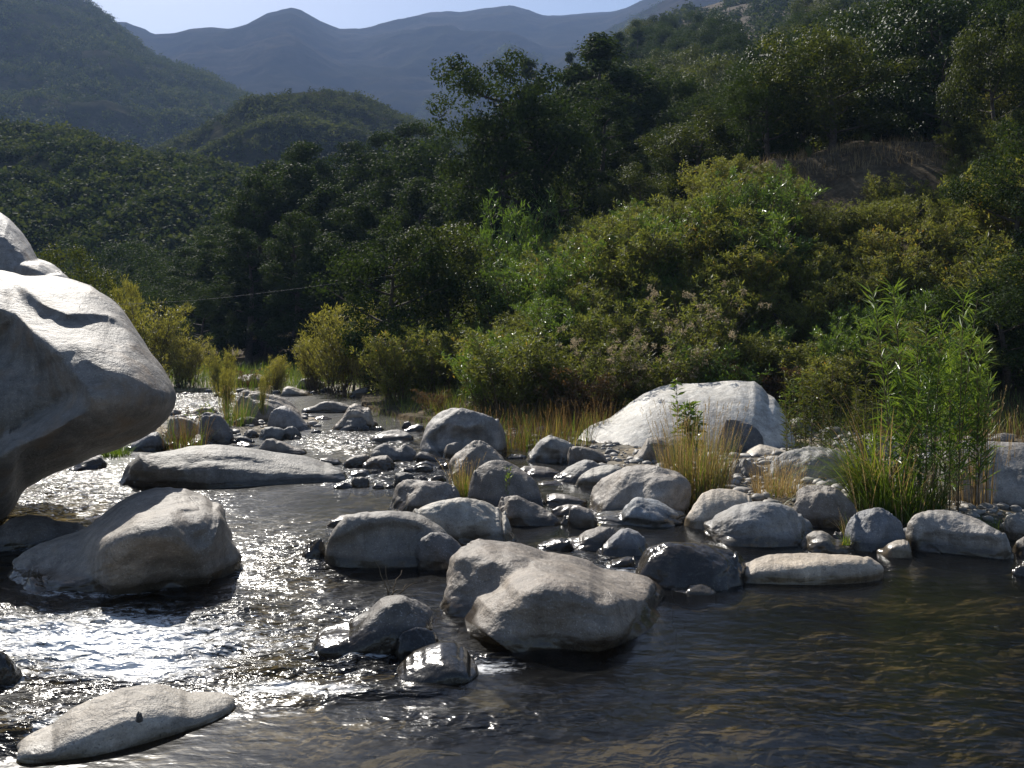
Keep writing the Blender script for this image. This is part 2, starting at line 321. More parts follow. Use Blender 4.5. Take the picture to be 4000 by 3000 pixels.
# polar sheet: fine near the camera, coarse far away
def polar(name, t, Y, fz, mat, attrs=None):
    T, YY = np.meshgrid(t, Y, indexing='ij'); x = (T*YY).ravel(); y = YY.ravel(); z = fz(x, y)
    me = mesh_np(name, P3(x, y, z), grid_faces(len(t), len(Y)), mat, attrs=attrs(x, y) if attrs else None)
    o = link(name, me); tag(o, kind='structure'); return o
polar('river_bed', np.linspace(-1.6, 1.6, 420), np.geomspace(2.2, 46, 360), bed, M_BED)
def hill_or_low(x, y):
    s = sdist(FOOT, x, y); z = slope(x, y); return np.where(s < -0.6, -0.6, z)
polar('hillside', np.linspace(-0.42, 1.7, 330), np.geomspace(11, 520, 330), hill_or_low, M_SOIL)
# broad ground out to the horizon, under everything
gz = np.linspace(-1, 1, 60); GX, GY = np.meshgrid(np.sign(gz)*np.abs(gz)**2*4200, np.sign(gz)*np.abs(gz)**2*4200, indexing='ij')
o = link('ground', mesh_np('ground', P3(GX.ravel(), GY.ravel()+600, -1.2), grid_faces(60, 60), M_SOIL)); tag(o, kind='structure')

def hill(name, sky, Y0, Y1, z0, t0, t1, mat, tree=0.0, spur=0.0, nL=60.0, power=1.0, nt=260, nu=200, back=0.5, bare=0.0):
    sp = np.array(sky, float); ts = (sp[:, 0]-2000)/F; el = (HOR-sp[:, 1])/F
    def zf(t, u):
        t = np.asarray(t, float); u = np.asarray(u, float)
        Yr = Y1*(1+0.12*np.sin(t*9+1.3)); Y = Y0+u*(Yr-Y0)
        zr = CH+np.interp(t, ts, el)*Yr-tree
        g = np.where(u <= 1, np.clip(u, 0, 1)**power, 1-back*(u-1))
        x = t*Y; n = spur*ridged(P3(x/nL, Y/nL, 1.7), 5)*np.clip(4*u*(1-u), 0, 1)**0.8
        n2 = spur*0.04*fbm(P3(x/(nL*0.12), Y/(nL*0.12), 4.0), 3)*np.clip(u*3, 0, 1)
        return P3(x, Y, z0+(zr-z0)*g+n+n2)
    t = np.linspace(t0, t1, nt); u = np.concatenate([np.linspace(0, 1, nu), np.linspace(1.02, 1.6, 12)])
    T, U = np.meshgrid(t, u, indexing='ij'); v = zf(T.ravel(), U.ravel())
    o = link(name, mesh_np(name, v, grid_faces(nt, len(u)), mat)); tag(o, kind='structure')
    return zf
SKY_LEFT = [(-1500, 330), (-400, 420), (0, 470), (350, 505), (600, 580), (800, 620), (1000, 670), (1400, 760), (1900, 900)]
SKY_MID = [(300, 640), (600, 590), (760, 520), (930, 410), (1000, 380), (1150, 348), (1270, 345), (1400, 370), (1480, 420), (1650, 472), (1900, 560), (2300, 700)]
SKY_LM = [(-2200, -1500), (-900, -700), (0, -230), (200, -90), (325, 0), (390, 27), (443, 80), (540, 170), (620, 222), (700, 252), (830, 305), (1000, 392), (1150, 470), (1400, 600)]
SKY_FAR = [(-1500, 300), (300, 150), (443, 88), (488, 84), (542, 110), (597, 140), (680, 130), (750, 112), (830, 108), (900, 112), (960, 96), (1010, 70), (1050, 48), (1075, 46), (1100, 38), (1140, 30), (1180, 40), (1250, 84), (1330, 118), (1400, 120), (1450, 114), (1530, 88), (1600, 68), (1680, 52), (1750, 45), (1800, 48), (1870, 38), (2000, 22), (2060, 40), (2130, 65), (2190, 62), (2300, 50), (2400, 44), (2450, 30), (2500, 5), (2620, -40), (3000, -120), (4500, -300)]
SKY_FR = [(1300, 640), (1560, 470), (1640, 420), (1800, 300), (1900, 215), (1990, 168), (2060, 200), (2150, 250), (2300, 150), (2600, 0), (3500, -200)]
Z_LEFT = hill('left_hill', SKY_LEFT, 74, 165, 0.0, -1.3, -0.02, M_HILL, 2.5, 3.0, 30.0)
Z_MID = hill('middle_hill', SKY_MID, 150, 290, 6.0, -0.50, 0.12, M_HILL, 1.0, 5.0, 45.0)
Z_LM = hill('left_mountain', SKY_LM, 260, 640, 20.0, -1.4, -0.12, M_HILL, 1.0, 11.0, 150.0, 1.15)
Z_FR = hill('valley_spur', SKY_FR, 500, 900, 30.0, -0.22, 0.6, M_MOUNT, 0.0, 8.0, 120.0)
Z_FAR = hill('far_mountain', SKY_FAR, 700, 1500, 60.0, -1.2, 1.0, M_MOUNT, 0.0, 22.0, 300.0, 0.9, nt=420)

# ------------------------------------------------------------------ boulders and stones
CROP = {'A': (0, 1400, .6329), 'B': (1200, 1500, .5425), 'C': (2200, 1400, .4069), 'D': (3000, 1400, .5727), 'E': (400, 1400, .5425), 'F': (1200, 2000, .6781), 'G': (0, 2300, .6329), 'H': (2600, 2100, .6329), 'P': (0, 0, 1.0), 'V': (0, 0, 1.8083)}
_ico = {}
def ico(level):
    if level not in _ico:
        bm = bmesh.new(); bmesh.ops.create_icosphere(bm, subdivisions=level, radius=1.0)
        _ico[level] = (np.array([v.co[:] for v in bm.verts]), np.array([[v.index for v in f.verts] for f in bm.faces], np.int32)); bm.free()
    return _ico[level]
def vnormals(v, f):
    n = np.zeros_like(v); fn = np.cross(v[f[:, 1]]-v[f[:, 0]], v[f[:, 2]]-v[f[:, 0]])
    for k in range(f.shape[1]): np.add.at(n, f[:, k], fn)
    return n/(np.linalg.norm(n, axis=1)[:, None]+1e-12)
def pix(crop, pts):
    ox, oy, s = CROP[crop]; return np.array([(ox+s*a, oy+s*b) for a, b in pts], float)
def polydist(px, py, poly):
    best = np.full(px.shape, 1e9); sg = np.ones(px.shape); par = np.zeros(px.shape)
    nseg = len(poly)-1
    for i in range(nseg):
        (ax, ay), (bx, by) = poly[i], poly[i+1]; dx, dy = bx-ax, by-ay; L2 = dx*dx+dy*dy+1e-9
        u = np.clip(((px-ax)*dx+(py-ay)*dy)/L2, 0, 1); d = np.hypot(px-ax-u*dx, py-ay-u*dy)
        s = np.sign(dx*(py-ay)-dy*(px-ax)); m = d < best
        best = np.where(m, d, best); sg = np.where(m, s, sg); par = np.where(m, (i+u)/nseg, par)
    return best, sg, par
def apply_ridges(v, f, ridges, crop, Yc, top=None):
    """each ridge: (points, side, depth in m, reach in photo px): the ground on one side of the line is set back, so the line stands out as a crest"""
    for pts, side, amp, L, *w in ridges:
        w = w[0] if w else 0.30*L
        px, py = project(v); poly = pix(crop, pts); wob = 7*fbm(v*3.0+3.0, 2)
        d, s, par = polydist(px+wob, py+wob, poly)
        prof = np.where(s*side > 0, (1-np.exp(-(d/w)**1.5))*np.exp(-(d/(1.3*L))**2), 0.0)
        front = 1.0 if top is None else sstep(0, 70, py-np.interp(px, top[:, 0], top[:, 1]))
        endf = sstep(0.0, 0.14, par)*sstep(1.0, 0.86, par)
        k_ = amp*prof*front*endf/np.maximum(v[:, 1], 1.0); cam_p = np.array([0, 0, CH]); v = cam_p+(v-cam_p)*(1+k_)[:, None]
    return v
STONES = []
def rock(crop, pts, yb, label, col=(0.30, 0.29, 0.275), k=0.85, n=2.5, yaw=0.0, fac=5, amp=1.0, zb=0.0, wet=0.0, ridges=(), name='boulder', cat='boulder', group=None, seed=None, lean=0.0, stain=0.25):
    P = pix(crop, pts); yb = CROP[crop][1]+CROP[crop][2]*yb
    seed = len(STONES)*13+5 if seed is None else seed; rs = np.random.RandomState(seed)
    x0, x1 = P[:, 0].min(), P[:, 0].max(); Yf = gy(yb, zb); b = 0.0
    for _ in range(4):
        Yc = Yf+0.95*b; Wm = (x1-x0)/F*Yc; b = k*Wm/2
    wpx = (x1-x0)/3.9; level = 7 if wpx > 110 else 6 if wpx > 35 else 5 if wpx > 14 else 4
    D, f = ico(level); n = n+(0.55 if lean < 0.9 else 0.0)
    r = (np.abs(D)**n).sum(1)**(-1.0/n); acc = r**-9
    for _ in range(fac):
        q = rs.normal(size=3); q[2] = abs(q[2])*0.8; q /= np.linalg.norm(q); h = rs.uniform(0.72, 0.98)
        dn = np.maximum(D@q, 1e-3); acc += (h/dn)**-9
    r = acc**(-1/9.0); so = rs.uniform(0, 50, 3)
    r *= 1+0.13*amp*fbm(D*1.1+so, 2)+0.018*amp*fbm(D*4.5+so, 3)
    p = D*r[:, None]; p[:, 0] = (p[:, 0]-(p[:, 0].max()+p[:, 0].min())/2)/(np.ptp(p[:, 0])/2)
    p[:, 1] = (p[:, 1]-(p[:, 1].max()+p[:, 1].min())/2)/(np.ptp(p[:, 1])/2); p[:, 2] /= p[:, 2].max()
    x = p[:, 0]*Wm/2; y = p[:, 1]*b
    if yaw: c, s = math.cos(yaw), math.sin(yaw); x, y = c*x-s*y, s*x+c*y
    cx = gx((x0+x1)/2, Yc); ph = math.atan2(cx, Yc); t = (math.cos(ph), -math.sin(ph)); ry = (math.sin(ph), math.cos(ph))
    Hm = max(CH-(P[:, 1].min()-HOR)/F*Yc-zb, 0.03)
    z = np.where(p[:, 2] > 0, p[:, 2]*Hm, p[:, 2]*(min(max(0.5*Hm, 0.12), 0.45) if zb < 0.2 else 0.02))+zb
    y = y+lean*np.maximum(z-zb, 0)
    v = np.stack([cx+t[0]*x+ry[0]*y, Yc+t[1]*x+ry[1]*y, z], 1)
    cum = np.ones(34)
    for it in range(8):
        up = v[:, 2] > zb-0.02; px, py = project(v); a, bb = px[up].min(), px[up].max()
        dx = (x0-a)+(px-a)/(bb-a)*((x1-x0)-(bb-a)); v[:, 0] += dx/F*v[:, 1]; px, py = project(v)
        nb = 34; e = np.linspace(x0, x1, nb+1); mid = (e[1:]+e[:-1])/2; o_ = np.argsort(P[:, 0]); tgt = np.interp(mid, P[o_, 0], P[o_, 1])
        bi = np.clip(((px-x0)/(x1-x0)*nb).astype(int), 0, nb-1); rat = np.ones(nb)
        for q in range(nb):
            m = np.where((bi == q) & up)[0]
            if len(m) == 0: rat[q] = np.nan; continue
            j = m[np.argmin(py[m])]; zt = CH-(tgt[q]-HOR)/F*v[j, 1]; zc = v[j, 2]
            rat[q] = np.clip((zt-zb)/max(zc-zb, 0.015), 0.45, 2.2) if zt-zb > 0.0 else 0.6
        ok = ~np.isnan(rat); rat = np.interp(mid, mid[ok], rat[ok]) if ok.any() else np.ones(nb)
        rat = np.convolve(np.pad(rat, 1, mode='edge'), [0.3, 0.4, 0.3], 'valid')
        new = np.clip(cum*rat, 0.35, 1.9); rat = new/cum; cum = new; rat[:3] = rat[3]; rat[-3:] = rat[-4]
        sc = np.interp(px, mid, rat); v[:, 2] = np.where(v[:, 2] > zb, zb+(v[:, 2]-zb)*sc, v[:, 2])
    if ridges: v = apply_ridges(v, f, ridges, crop, Yc, P[np.argsort(P[:, 0])])
    nn = vnormals(v, f); S = min(Wm, 1.6)
    v += nn*(amp*(0.013*S*fbm(v*3.0/S+so, 4)+0.0022*S*ridged(v*9.0/S+so, 3))*sstep(zb-0.1, zb+0.12*Hm, v[:, 2]))[:, None]
    base = np.array([cx, Yc, zb]); me = mesh_np(name, v-base, f, M_STONE)
    jt = rs.uniform(0.88, 1.14); wm = rs.uniform(-0.07, 0.07); col = (col[0]*jt*(1+wm), col[1]*jt, col[2]*jt*(1-wm))
    o = link(name, me, loc=tuple(base)); o.color = (*col, 1); o['wet'] = wet; o['stain'] = stain
    tag(o, label, cat, group); STONES.append(o); return o
PALE = (0.325, 0.291, 0.243); LGREY = (0.207, 0.189, 0.165); GREY = (0.164, 0.148, 0.129); MGREY = (0.131, 0.119, 0.106); DARK = (0.092, 0.084, 0.076); BROWN = (0.164, 0.137, 0.112); BLUE = (0.144, 0.151, 0.165); WETD = (0.076, 0.072, 0.068)
GB = 'boulders lying in and beside the river'; GS = 'stones between the river boulders'

# the huge overhanging boulder at the left: outline, inflated to a thick body whose top leans back
def overhang(name, outline, centre, Y0, D, shear, ridges, label, col, rr=0.55, seed=3):
    P = np.array(outline, float); C = np.array(centre, float); nth, nq = 420, 150
    ang = np.arctan2(P[:, 1]-C[1], P[:, 0]-C[0]); 
    th = np.linspace(-np.pi, np.pi, nth, endpoint=False); R = np.zeros(nth)
    for i, a in enumerate(th):
        d = np.array([math.cos(a), math.sin(a)]); best = 0
        for (p, q) in zip(P, np.roll(P, -1, 0)):
            e = q-p; den = d[0]*e[1]-d[1]*e[0]
            if abs(den) < 1e-9: continue
            w = p-C; s = (w[0]*e[1]-w[1]*e[0])/den; u = (w[0]*d[1]-w[1]*d[0])/den
            if s > 0 and -1e-6 <= u <= 1+1e-6: best = max(best, s)
        R[i] = best
    R = np.convolve(np.pad(R, 2, mode='wrap'), [0.1, 0.2, 0.4, 0.2, 0.1], 'valid')
    q = np.linspace(-1, 1, nq)*np.pi/2; cq = np.abs(np.cos(q))**0.62; sq = np.sign(np.sin(q))*np.abs(np.sin(q))**0.95
    PX = C[0]+R[:, None]*cq[None, :]*np.cos(th)[:, None]; PY = C[1]+R[:, None]*cq[None, :]*np.sin(th)[:, None]
    u_ = (1545-PY)/1000.0; Y = Y0+(0.5*(shear-1.2)*u_+0.5*(shear+1.2)*np.sqrt(u_*u_+0.0036))*(1-np.abs(sq)[None, :]*0.15)-D*sq[None, :]
    v = np.stack([(PX-2000)/F*Y, Y, CH-(PY-HOR)/F*Y], -1).reshape(-1, 3)
    f = []
    ii = np.arange(nth); jj = np.arange(nq-1); I, J = np.meshgrid(ii, jj, indexing='ij'); I = I.ravel(); J = J.ravel(); I2 = (I+1) % nth
    f = np.stack([I*nq+J, I2*nq+J, I2*nq+J+1, I*nq+J+1], 1).astype(np.int32)
    v = apply_ridges(v, f, ridges, 'P', Y0)
    nn = vnormals(v, f); v += nn*(0.05*fbm(v*0.9+seed, 3)+0.004*ridged(v*4.0+seed, 3))[:, None]*0.8
    base = np.array([v[:, 0].mean(), Y0, 0.0]); o = link(name, mesh_np(name, v-base, f, M_STONE), loc=tuple(base)); o.color = (*col, 1); o['wet'] = 0.0; o['stain'] = 0.85
    tag(o, label, 'boulder', GB); return o
BIG = [(-420, 1200), (-250, 1085), (0, 1058), (90, 1080), (199, 1076), (280, 1094), (362, 1121), (425, 1166), (479, 1212), (533, 1284), (579, 1356), (633, 1428), (678, 1500), (690, 1530), (693, 1556), (683, 1592), (658, 1634), (608, 1678), (538, 1723), (475, 1748), (380, 1773), (304, 1811), (221, 1843), (171, 1868), (100, 1905), (70, 1940), (57, 1975), (40, 2010), (0, 2060), (-150, 2140), (-380, 2150), (-520, 1950), (-520, 1550)]
overhang('boulder', BIG, (60, 1500), 10.2, 1.6, 3.5, [
    ([(-400, 1180), (0, 1205), (60, 1215), (130, 1290), (200, 1350), (270, 1425), (330, 1500), (380, 1600)], 1, 1.0, 420, 90),
    ([(20, 1085), (110, 1140), (170, 1185), (250, 1212), (340, 1218), (430, 1230), (560, 1310)], 1, 0.24, 95),
    ([(300, 1330), (340, 1400), (420, 1440), (520, 1470), (640, 1530)], 1, 0.12, 150)],
    'huge overhanging grey boulder at the left edge, undercut, with white sunlit top', (0.215, 0.197, 0.173))
overhang('boulder', [(-330, 900), (-150, 815), (0, 836), (36, 859), (81, 913), (118, 958), (145, 1012), (175, 1022), (208, 1035), (262, 1071), (284, 1098), (200, 1180), (0, 1200), (-330, 1200)], (-20, 1040), 13.4, 1.0, 0.9,
         [([(145, 1012), (152, 1045), (170, 1090)], -1, 0.25, 120)], 'smooth rounded grey boulder rising behind the huge overhanging one', (0.252, 0.242, 0.232), seed=9)

R = rock
# --- left and centre
R('A', [(-150, 1080), (0, 1030), (60, 985), (180, 965), (300, 978), (345, 1003), (430, 1015), (510, 1020), (545, 1090)], 1190, 'low dark boulder with one pale top, under the huge overhang', MGREY, 0.7, group=GB)
R('A', [(35, 1290), (60, 1240), (120, 1200), (200, 1160), (330, 1110), (480, 1055), (560, 1000), (680, 910), (800, 845), (900, 810), (1000, 795), (1120, 805), (1250, 835), (1340, 880), (1400, 920), (1440, 990), (1470, 1080), (1495, 1170), (1504, 1260)], 1455,
  'broad saddle-backed grey boulder standing in the glittering rapids', (0.202, 0.184, 0.160), 0.95, 2.7, group=GB, ridges=[
    ([(470, 1062), (600, 1030), (720, 1000), (860, 950), (1000, 915), (1130, 890), (1280, 850), (1400, 870), (1540, 930)], 1, -0.42, 240, 45),
    ([(120, 1215), (200, 1185), (330, 1150), (480, 1125), (620, 1105), (800, 1085), (960, 1090), (1080, 1140), (1160, 1190), (1250, 1245)], 1, 0.16, 200),
    ([(1050, 930), (1060, 1000), (1090, 1070), (1130, 1130), (1240, 1230)], -1, 0.14, 120)])
R('A', [(715, 775), (725, 690), (770, 630), (850, 597), (1000, 575), (1150, 545), (1330, 533), (1480, 545), (1640, 570), (1800, 590), (1900, 605), (2000, 630), (2080, 670), (2130, 720), (2150, 765)], 800,
  'long whale-backed grey boulder stretched across the river', (0.208, 0.190, 0.166), 0.42, 3.2, amp=0.7, group=GB, ridges=[([(720, 690), (850, 690), (1000, 680), (1120, 675), (1130, 620), (1250, 600), (1500, 600), (1800, 625), (2000, 660)], 1, 0.12, 90)])
R('G', [(-150, 420), (-60, 385), (0, 385), (40, 400), (90, 450), (130, 520), (140, 575)], 600, 'dark wet boulder cut by the left edge, beside white rapids', WETD, 0.9, wet=1.0, group=GB)
R('G', [(105, 1040), (180, 950), (300, 830), (420, 745), (560, 680), (720, 620), (880, 595), (1000, 590), (1100, 605), (1250, 658), (1380, 712), (1450, 770)], 975, 'low pale speckled boulder in the near left corner, water lapping its edge', (0.353, 0.316, 0.264), 0.42, 2.0, yaw=0.22, fac=1, amp=0.5, wet=-0.07, group=GB)
R('G', [(838, 800), (840, 775), (855, 760), (870, 762), (882, 785), (882, 805)], 806, 'tiny dark pebble sitting on the pale speckled boulder', DARK, 0.8, zb=0.24, name='pebble', cat='pebble')
R('F', [(758, 420), (760, 340), (775, 290), (810, 250), (870, 215), (940, 185), (1010, 168), (1100, 172), (1200, 178), (1290, 195), (1350, 215), (1420, 235), (1500, 245), (1580, 265), (1660, 295), (1730, 340), (1800, 375), (1900, 410), (1980, 440), (2040, 480), (2072, 515)], 705,
  'great central boulder split by a winding crest, standing in midstream', (0.202, 0.174, 0.144), 0.8, 3.3, group=GB, ridges=[
    ([(800, 790), (850, 705), (900, 620), (950, 560), (980, 490), (1050, 460), (1110, 420), (1150, 370), (1220, 335), (1300, 290), (1360, 268), (1440, 265), (1540, 285), (1650, 310), (1740, 350), (1850, 400), (1960, 450), (2130, 545)], 1, -0.55, 330, 48),
    ([(1030, 285), (1120, 282), (1220, 268), (1300, 255)], 1, 0.05, 60)])
R('F', [(918, 205), (940, 170), (990, 153), (1030, 163), (1060, 190)], 215, 'small grey stone peeping over the back of the great central boulder', GREY, 0.9, zb=0.1, name='stone', cat='stone', group=GS)
R('F', [(28, 795), (60, 740), (120, 700), (200, 650), (260, 610), (330, 570), (380, 530), (430, 495), (500, 480), (560, 482), (620, 505), (680, 530), (712, 590), (722, 680)], 830, 'wedge-shaped dark boulder with wet shining top left of the great central boulder', DARK, 0.7, 2.3, wet=0.06, group=GB)
R('F', [(505, 805), (515, 730), (550, 685), (620, 663), (690, 668), (735, 690), (755, 740)], 845, 'small mossy black stone wedged behind the wet black dome', WETD, 0.8, wet=0.2, name='stone', cat='stone', group=GS)
R('F', [(508, 975), (515, 910), (550, 850), (610, 800), (690, 765), (770, 742), (850, 745), (910, 775), (950, 830), (975, 900), (988, 965)], 990, 'wet black dome-shaped boulder in front of the great central boulder', WETD, 0.9, 2.5, wet=0.25, amp=0.6, group=GB)
R('B', [(105, 1150), (110, 1090), (140, 1040), (200, 985), (290, 940), (400, 918), (500, 912), (620, 912), (740, 922), (840, 950), (930, 1000), (990, 1040), (1040, 1110), (1055, 1190)], 1325, 'big smooth dark-fronted boulder left of the pale domed one', GREY, 0.7, 2.7, amp=0.7, group=GB, ridges=[([(130, 1090), (170, 1100), (270, 1080), (350, 1020), (440, 985), (600, 960), (800, 985), (960, 1050)], 1, 0.12, 110)])
R('B', [(690, 935), (780, 900), (880, 860), (980, 835), (1080, 825), (1180, 828), (1270, 840), (1340, 865), (1400, 900), (1450, 960), (1490, 1030), (1512, 1150)], 1165, 'pale sunlit domed boulder with green blades at its left flank', PALE, 0.75, 2.7, group=GB, ridges=[([(1060, 1130), (1090, 1060), (1150, 1010), (1230, 985), (1330, 960), (1400, 940)], 1, 0.10, 110)])
R('B', [(130, 1030), (170, 975), (240, 945), (320, 937), (390, 960)], 1030, 'small brown stone behind the left shoulder of the smooth dark-fronted boulder', BROWN, 0.8, name='stone', cat='stone', group=GS)
R('B', [(-40, 1250), (-20, 1180), (30, 1130), (90, 1110), (130, 1140), (155, 1210)], 1270, 'dark wet stone at the foot of the smooth dark-fronted boulder', DARK, 0.8, wet=0.1, name='stone', cat='stone', group=GS)
R('B', [(778, 1200), (790, 1140), (830, 1100), (890, 1070), (960, 1068), (1030, 1090), (1090, 1140), (1130, 1190), (1145, 1270)], 1340, 'charcoal pitted boulder between the smooth dark-fronted and the great central boulder', (0.168, 0.164, 0.164), 0.8, 2.5, group=GB)
R('B', [(588, 910), (592, 840), (610, 780), (650, 725), (710, 690), (780, 688), (860, 695), (940, 695), (1020, 715), (1080, 750), (1115, 790), (1135, 860)], 925, 'dark brown flat-topped boulder in front of the dry grass tuft', (0.168, 0.152, 0.136), 0.7, 2.9, group=GB)
R('B', [(1145, 800), (1150, 700), (1180, 650), (1230, 600), (1290, 560), (1340, 548), (1400, 550), (1460, 565), (1520, 595), (1590, 640), (1640, 690), (1670, 740), (1690, 800), (1712, 880)], 890, 'large smooth mid-grey boulder right of the tuft with green base', GREY, 0.55, 2.4, amp=0.6, lean=0.5, group=GB)
R('B', [(1005, 690), (1012, 620), (1030, 560), (1060, 510), (1110, 470), (1160, 430), (1200, 405), (1260, 410), (1310, 440), (1360, 480), (1410, 520), (1440, 560), (1470, 640)], 690, 'pale layered jagged boulder behind the tuft with green base', LGREY, 0.5, 2.1, fac=9, amp=1.7, lean=0.5, group=GB)
R('B', [(803, 510), (808, 420), (820, 350), (860, 280), (920, 220), (990, 185), (1060, 170), (1130, 172), (1200, 190), (1280, 215), (1340, 235), (1400, 260), (1440, 320)], 525, 'big rounded grey boulder at the bank edge, brown grass growing on its right', (0.235, 0.226, 0.216), 0.75, 2.5, group=GB, ridges=[([(830, 400), (880, 350), (960, 290), (1050, 290), (1150, 300), (1300, 260)], 1, 0.25, 110)])
R('B', [(970, 525), (975, 465), (1000, 440), (1060, 420), (1110, 415), (1150, 435), (1165, 490)], 535, 'small angular grey stone in front of the big rounded bank boulder', GREY, 0.7, fac=8, name='stone', cat='stone', group=GS)
R('B', [(776, 548), (790, 500), (820, 488), (870, 495), (930, 520), (1022, 557)], 563, 'dark wedge-shaped stone sloping right below the big rounded bank boulder', DARK, 0.7, name='stone', cat='stone', group=GS)
R('B', [(433, 535), (460, 480), (500, 450), (560, 427), (610, 440), (640, 465), (670, 455), (700, 427), (740, 445), (780, 480), (803, 510)], 556, 'grey double-humped boulder in the channel', GREY, 0.7, 2.4, group=GB)
R('B', [(253, 588), (280, 545), (340, 515), (420, 505), (460, 525)], 598, 'low brown stone at the left foot of the double-humped boulder', BROWN, 0.8, name='stone', cat='stone', group=GS)
R('B', [(398, 605), (420, 560), (460, 525), (520, 513), (580, 515), (610, 545), (640, 580), (668, 612)], 620, 'brown trapezoid stone in front of the double-humped boulder', BROWN, 0.8, 2.7, name='stone', cat='stone', group=GS)
R('B', [(443, 402), (490, 370), (540, 345), (600, 330), (660, 328), (720, 345), (755, 370), (770, 397)], 412, 'smooth pale low stone alone in the dark channel water', LGREY, 0.6, 2.4, amp=0.5, name='stone', cat='stone', group=GS)
R('B', [(1340, 862), (1390, 820), (1450, 810), (1510, 805), (1570, 825), (1640, 855), (1710, 890), (1770, 930), (1815, 975), (1825, 1000)], 1022, 'dark flat-faced boulder with pale speckled top right of the pale domed one', MGREY, 0.6, 2.4, fac=8, group=GB)
R('B', [(1572, 550), (1600, 490), (1650, 430), (1700, 385), (1745, 365), (1790, 378), (1850, 400), (1900, 425), (1925, 445), (1935, 510)], 572, 'angular peaked boulder left of the white giant', (0.260, 0.234, 0.200), 0.75, 2.0, fac=9, group=GB, ridges=[([(1600, 530), (1660, 480), (1700, 440), (1760, 470), (1850, 480)], 1, 0.15, 60)])
R('B', [(1860, 590), (1862, 510), (1880, 465), (1920, 447), (1980, 450), (2060, 465), (2130, 500), (2175, 550), (2183, 585)], 594, 'squat grey boulder at the lower left corner of the white giant', GREY, 0.75, 2.6, group=GB)
R('B', [(1770, 700), (1810, 650), (1870, 600), (1940, 560), (2000, 543), (2060, 555), (2110, 580), (2137, 615)], 712, 'textured grey boulder leaning right in the backwater', LGREY, 0.75, 2.2, group=GB)
R('C', [(113, 1205), (130, 1160), (180, 1110), (260, 1060), (360, 1030), (450, 1020), (530, 1030), (580, 1050), (610, 1090)], 1240, 'smooth pale oblong boulder with notched left end in the backwater', PALE, 0.65, 2.5, amp=0.6, group=GB)
R('B', [(1518, 615), (1560, 590), (1650, 590), (1740, 600), (1800, 620), (1825, 655)], 672, 'flat pale slab awash left of the leaning textured boulder', LGREY, 0.8, 3.0, name='stone', cat='stone', group=GS)
R('B', [(1658, 715), (1700, 694), (1780, 692), (1842, 716)], 728, 'thin flat stone just breaking the water of the backwater', LGREY, 0.7, name='stone', cat='stone', group=GS)
R('B', [(1697, 850), (1720, 800), (1780, 787), (1860, 795), (1950, 815), (2018, 838)], 882, 'flat pale stone shelving into brown shallow water', LGREY, 0.8, 2.6, name='stone', cat='stone', group=GS)
R('B', [(1755, 912), (1800, 885), (1880, 865), (1960, 870), (2003, 900)], 955, 'shaded brown stone under the flat shelving stone', BROWN, 0.8, name='stone', cat='stone', group=GS)
R('B', [(1873, 970), (1880, 910), (1920, 885), (1970, 878), (2030, 900), (2070, 940), (2092, 1000)], 1035, 'round brown stone in front of the speckled grey dome', (0.185, 0.160, 0.140), 0.85, 2.4, amp=0.6, name='stone', cat='stone', group=GS)
R('B', [(1822, 1005), (1850, 960), (1880, 945), (1912, 970)], 1018, 'small pale stone tucked left of the round brown stone', LGREY, 0.8, name='stone', cat='stone', group=GS)
for pts, yb, lab, c in (
    ([(188, 748), (220, 715), (260, 703), (310, 720), (327, 748)], 754, 'black cobble at the right tip of the whale-backed boulder', DARK),
    ([(316, 712), (330, 675), (390, 668), (440, 675), (449, 715)], 742, 'pale flat-topped cobble beyond the tip of the whale-backed boulder', LGREY),
    ([(273, 655), (320, 622), (400, 610), (450, 615), (472, 655)], 668, 'low pale stone awash below the trapezoid stone', LGREY),
    ([(468, 745), (490, 720), (540, 722), (557, 748)], 756, 'small wet cobble right of the pale flat-topped cobble', DARK),
    ([(613, 730), (618, 670), (640, 640), (720, 635), (770, 650), (783, 700)], 745, 'blocky dark stone standing behind the flat-topped brown boulder', DARK),
    ([(743, 594), (790, 565), (860, 552), (910, 570), (932, 594)], 606, 'flat dark cobble below the wedge-shaped sloping stone', DARK),
    ([(746, 628), (790, 590), (850, 575), (900, 590), (907, 616)], 636, 'glistening cobble in white water left of the layered boulder', MGREY),
    ([(863, 692), (920, 660), (980, 655), (1003, 685)], 700, 'pale cobble at the lower left of the layered boulder', LGREY),
    ([(678, 316), (700, 275), (730, 268), (750, 290), (753, 317)], 322, 'small dark upright cobble left of the big rounded bank boulder', DARK),
    ([(688, 338), (740, 305), (800, 285), (840, 300), (852, 335)], 346, 'pale flat cobbles stone touching the big rounded bank boulder', LGREY),
    ([(383, 326), (400, 298), (430, 293), (462, 324)], 333, 'small black cobble right of the twin-faced cracked boulder', DARK),
    ([(476, 326), (500, 305), (535, 308), (553, 327)], 333, 'tiny pale cobble in the sparkling channel', LGREY),
    ([(1426, 528), (1470, 503), (1540, 500), (1583, 515)], 540, 'flat black slab in the shade left of the peaked boulder', DARK),
    ([(1265, 425), (1310, 390), (1370, 382), (1405, 415)], 440, 'pale stone half hidden behind the layered jagged boulder', LGREY),
    ([(560, 740), (590, 722), (612, 726), (630, 745)], 752, 'little black cobble left of the blocky dark stone', DARK),
    ([(780, 690), (800, 668), (850, 664), (872, 690)], 700, 'little round cobble behind the flat-topped brown boulder', MGREY),
    ([(690, 615), (720, 602), (760, 606), (775, 625)], 634, 'tiny wet cobble left of the glistening one', DARK),
    ([(930, 600), (960, 575), (1005, 570), (1020, 600)], 612, 'small grey cobble right of the flat dark one', GREY)):
    R('B', pts, yb, lab, c, 0.8, 2.5, name='cobble', cat='stone', group=GS, wet=0.02)
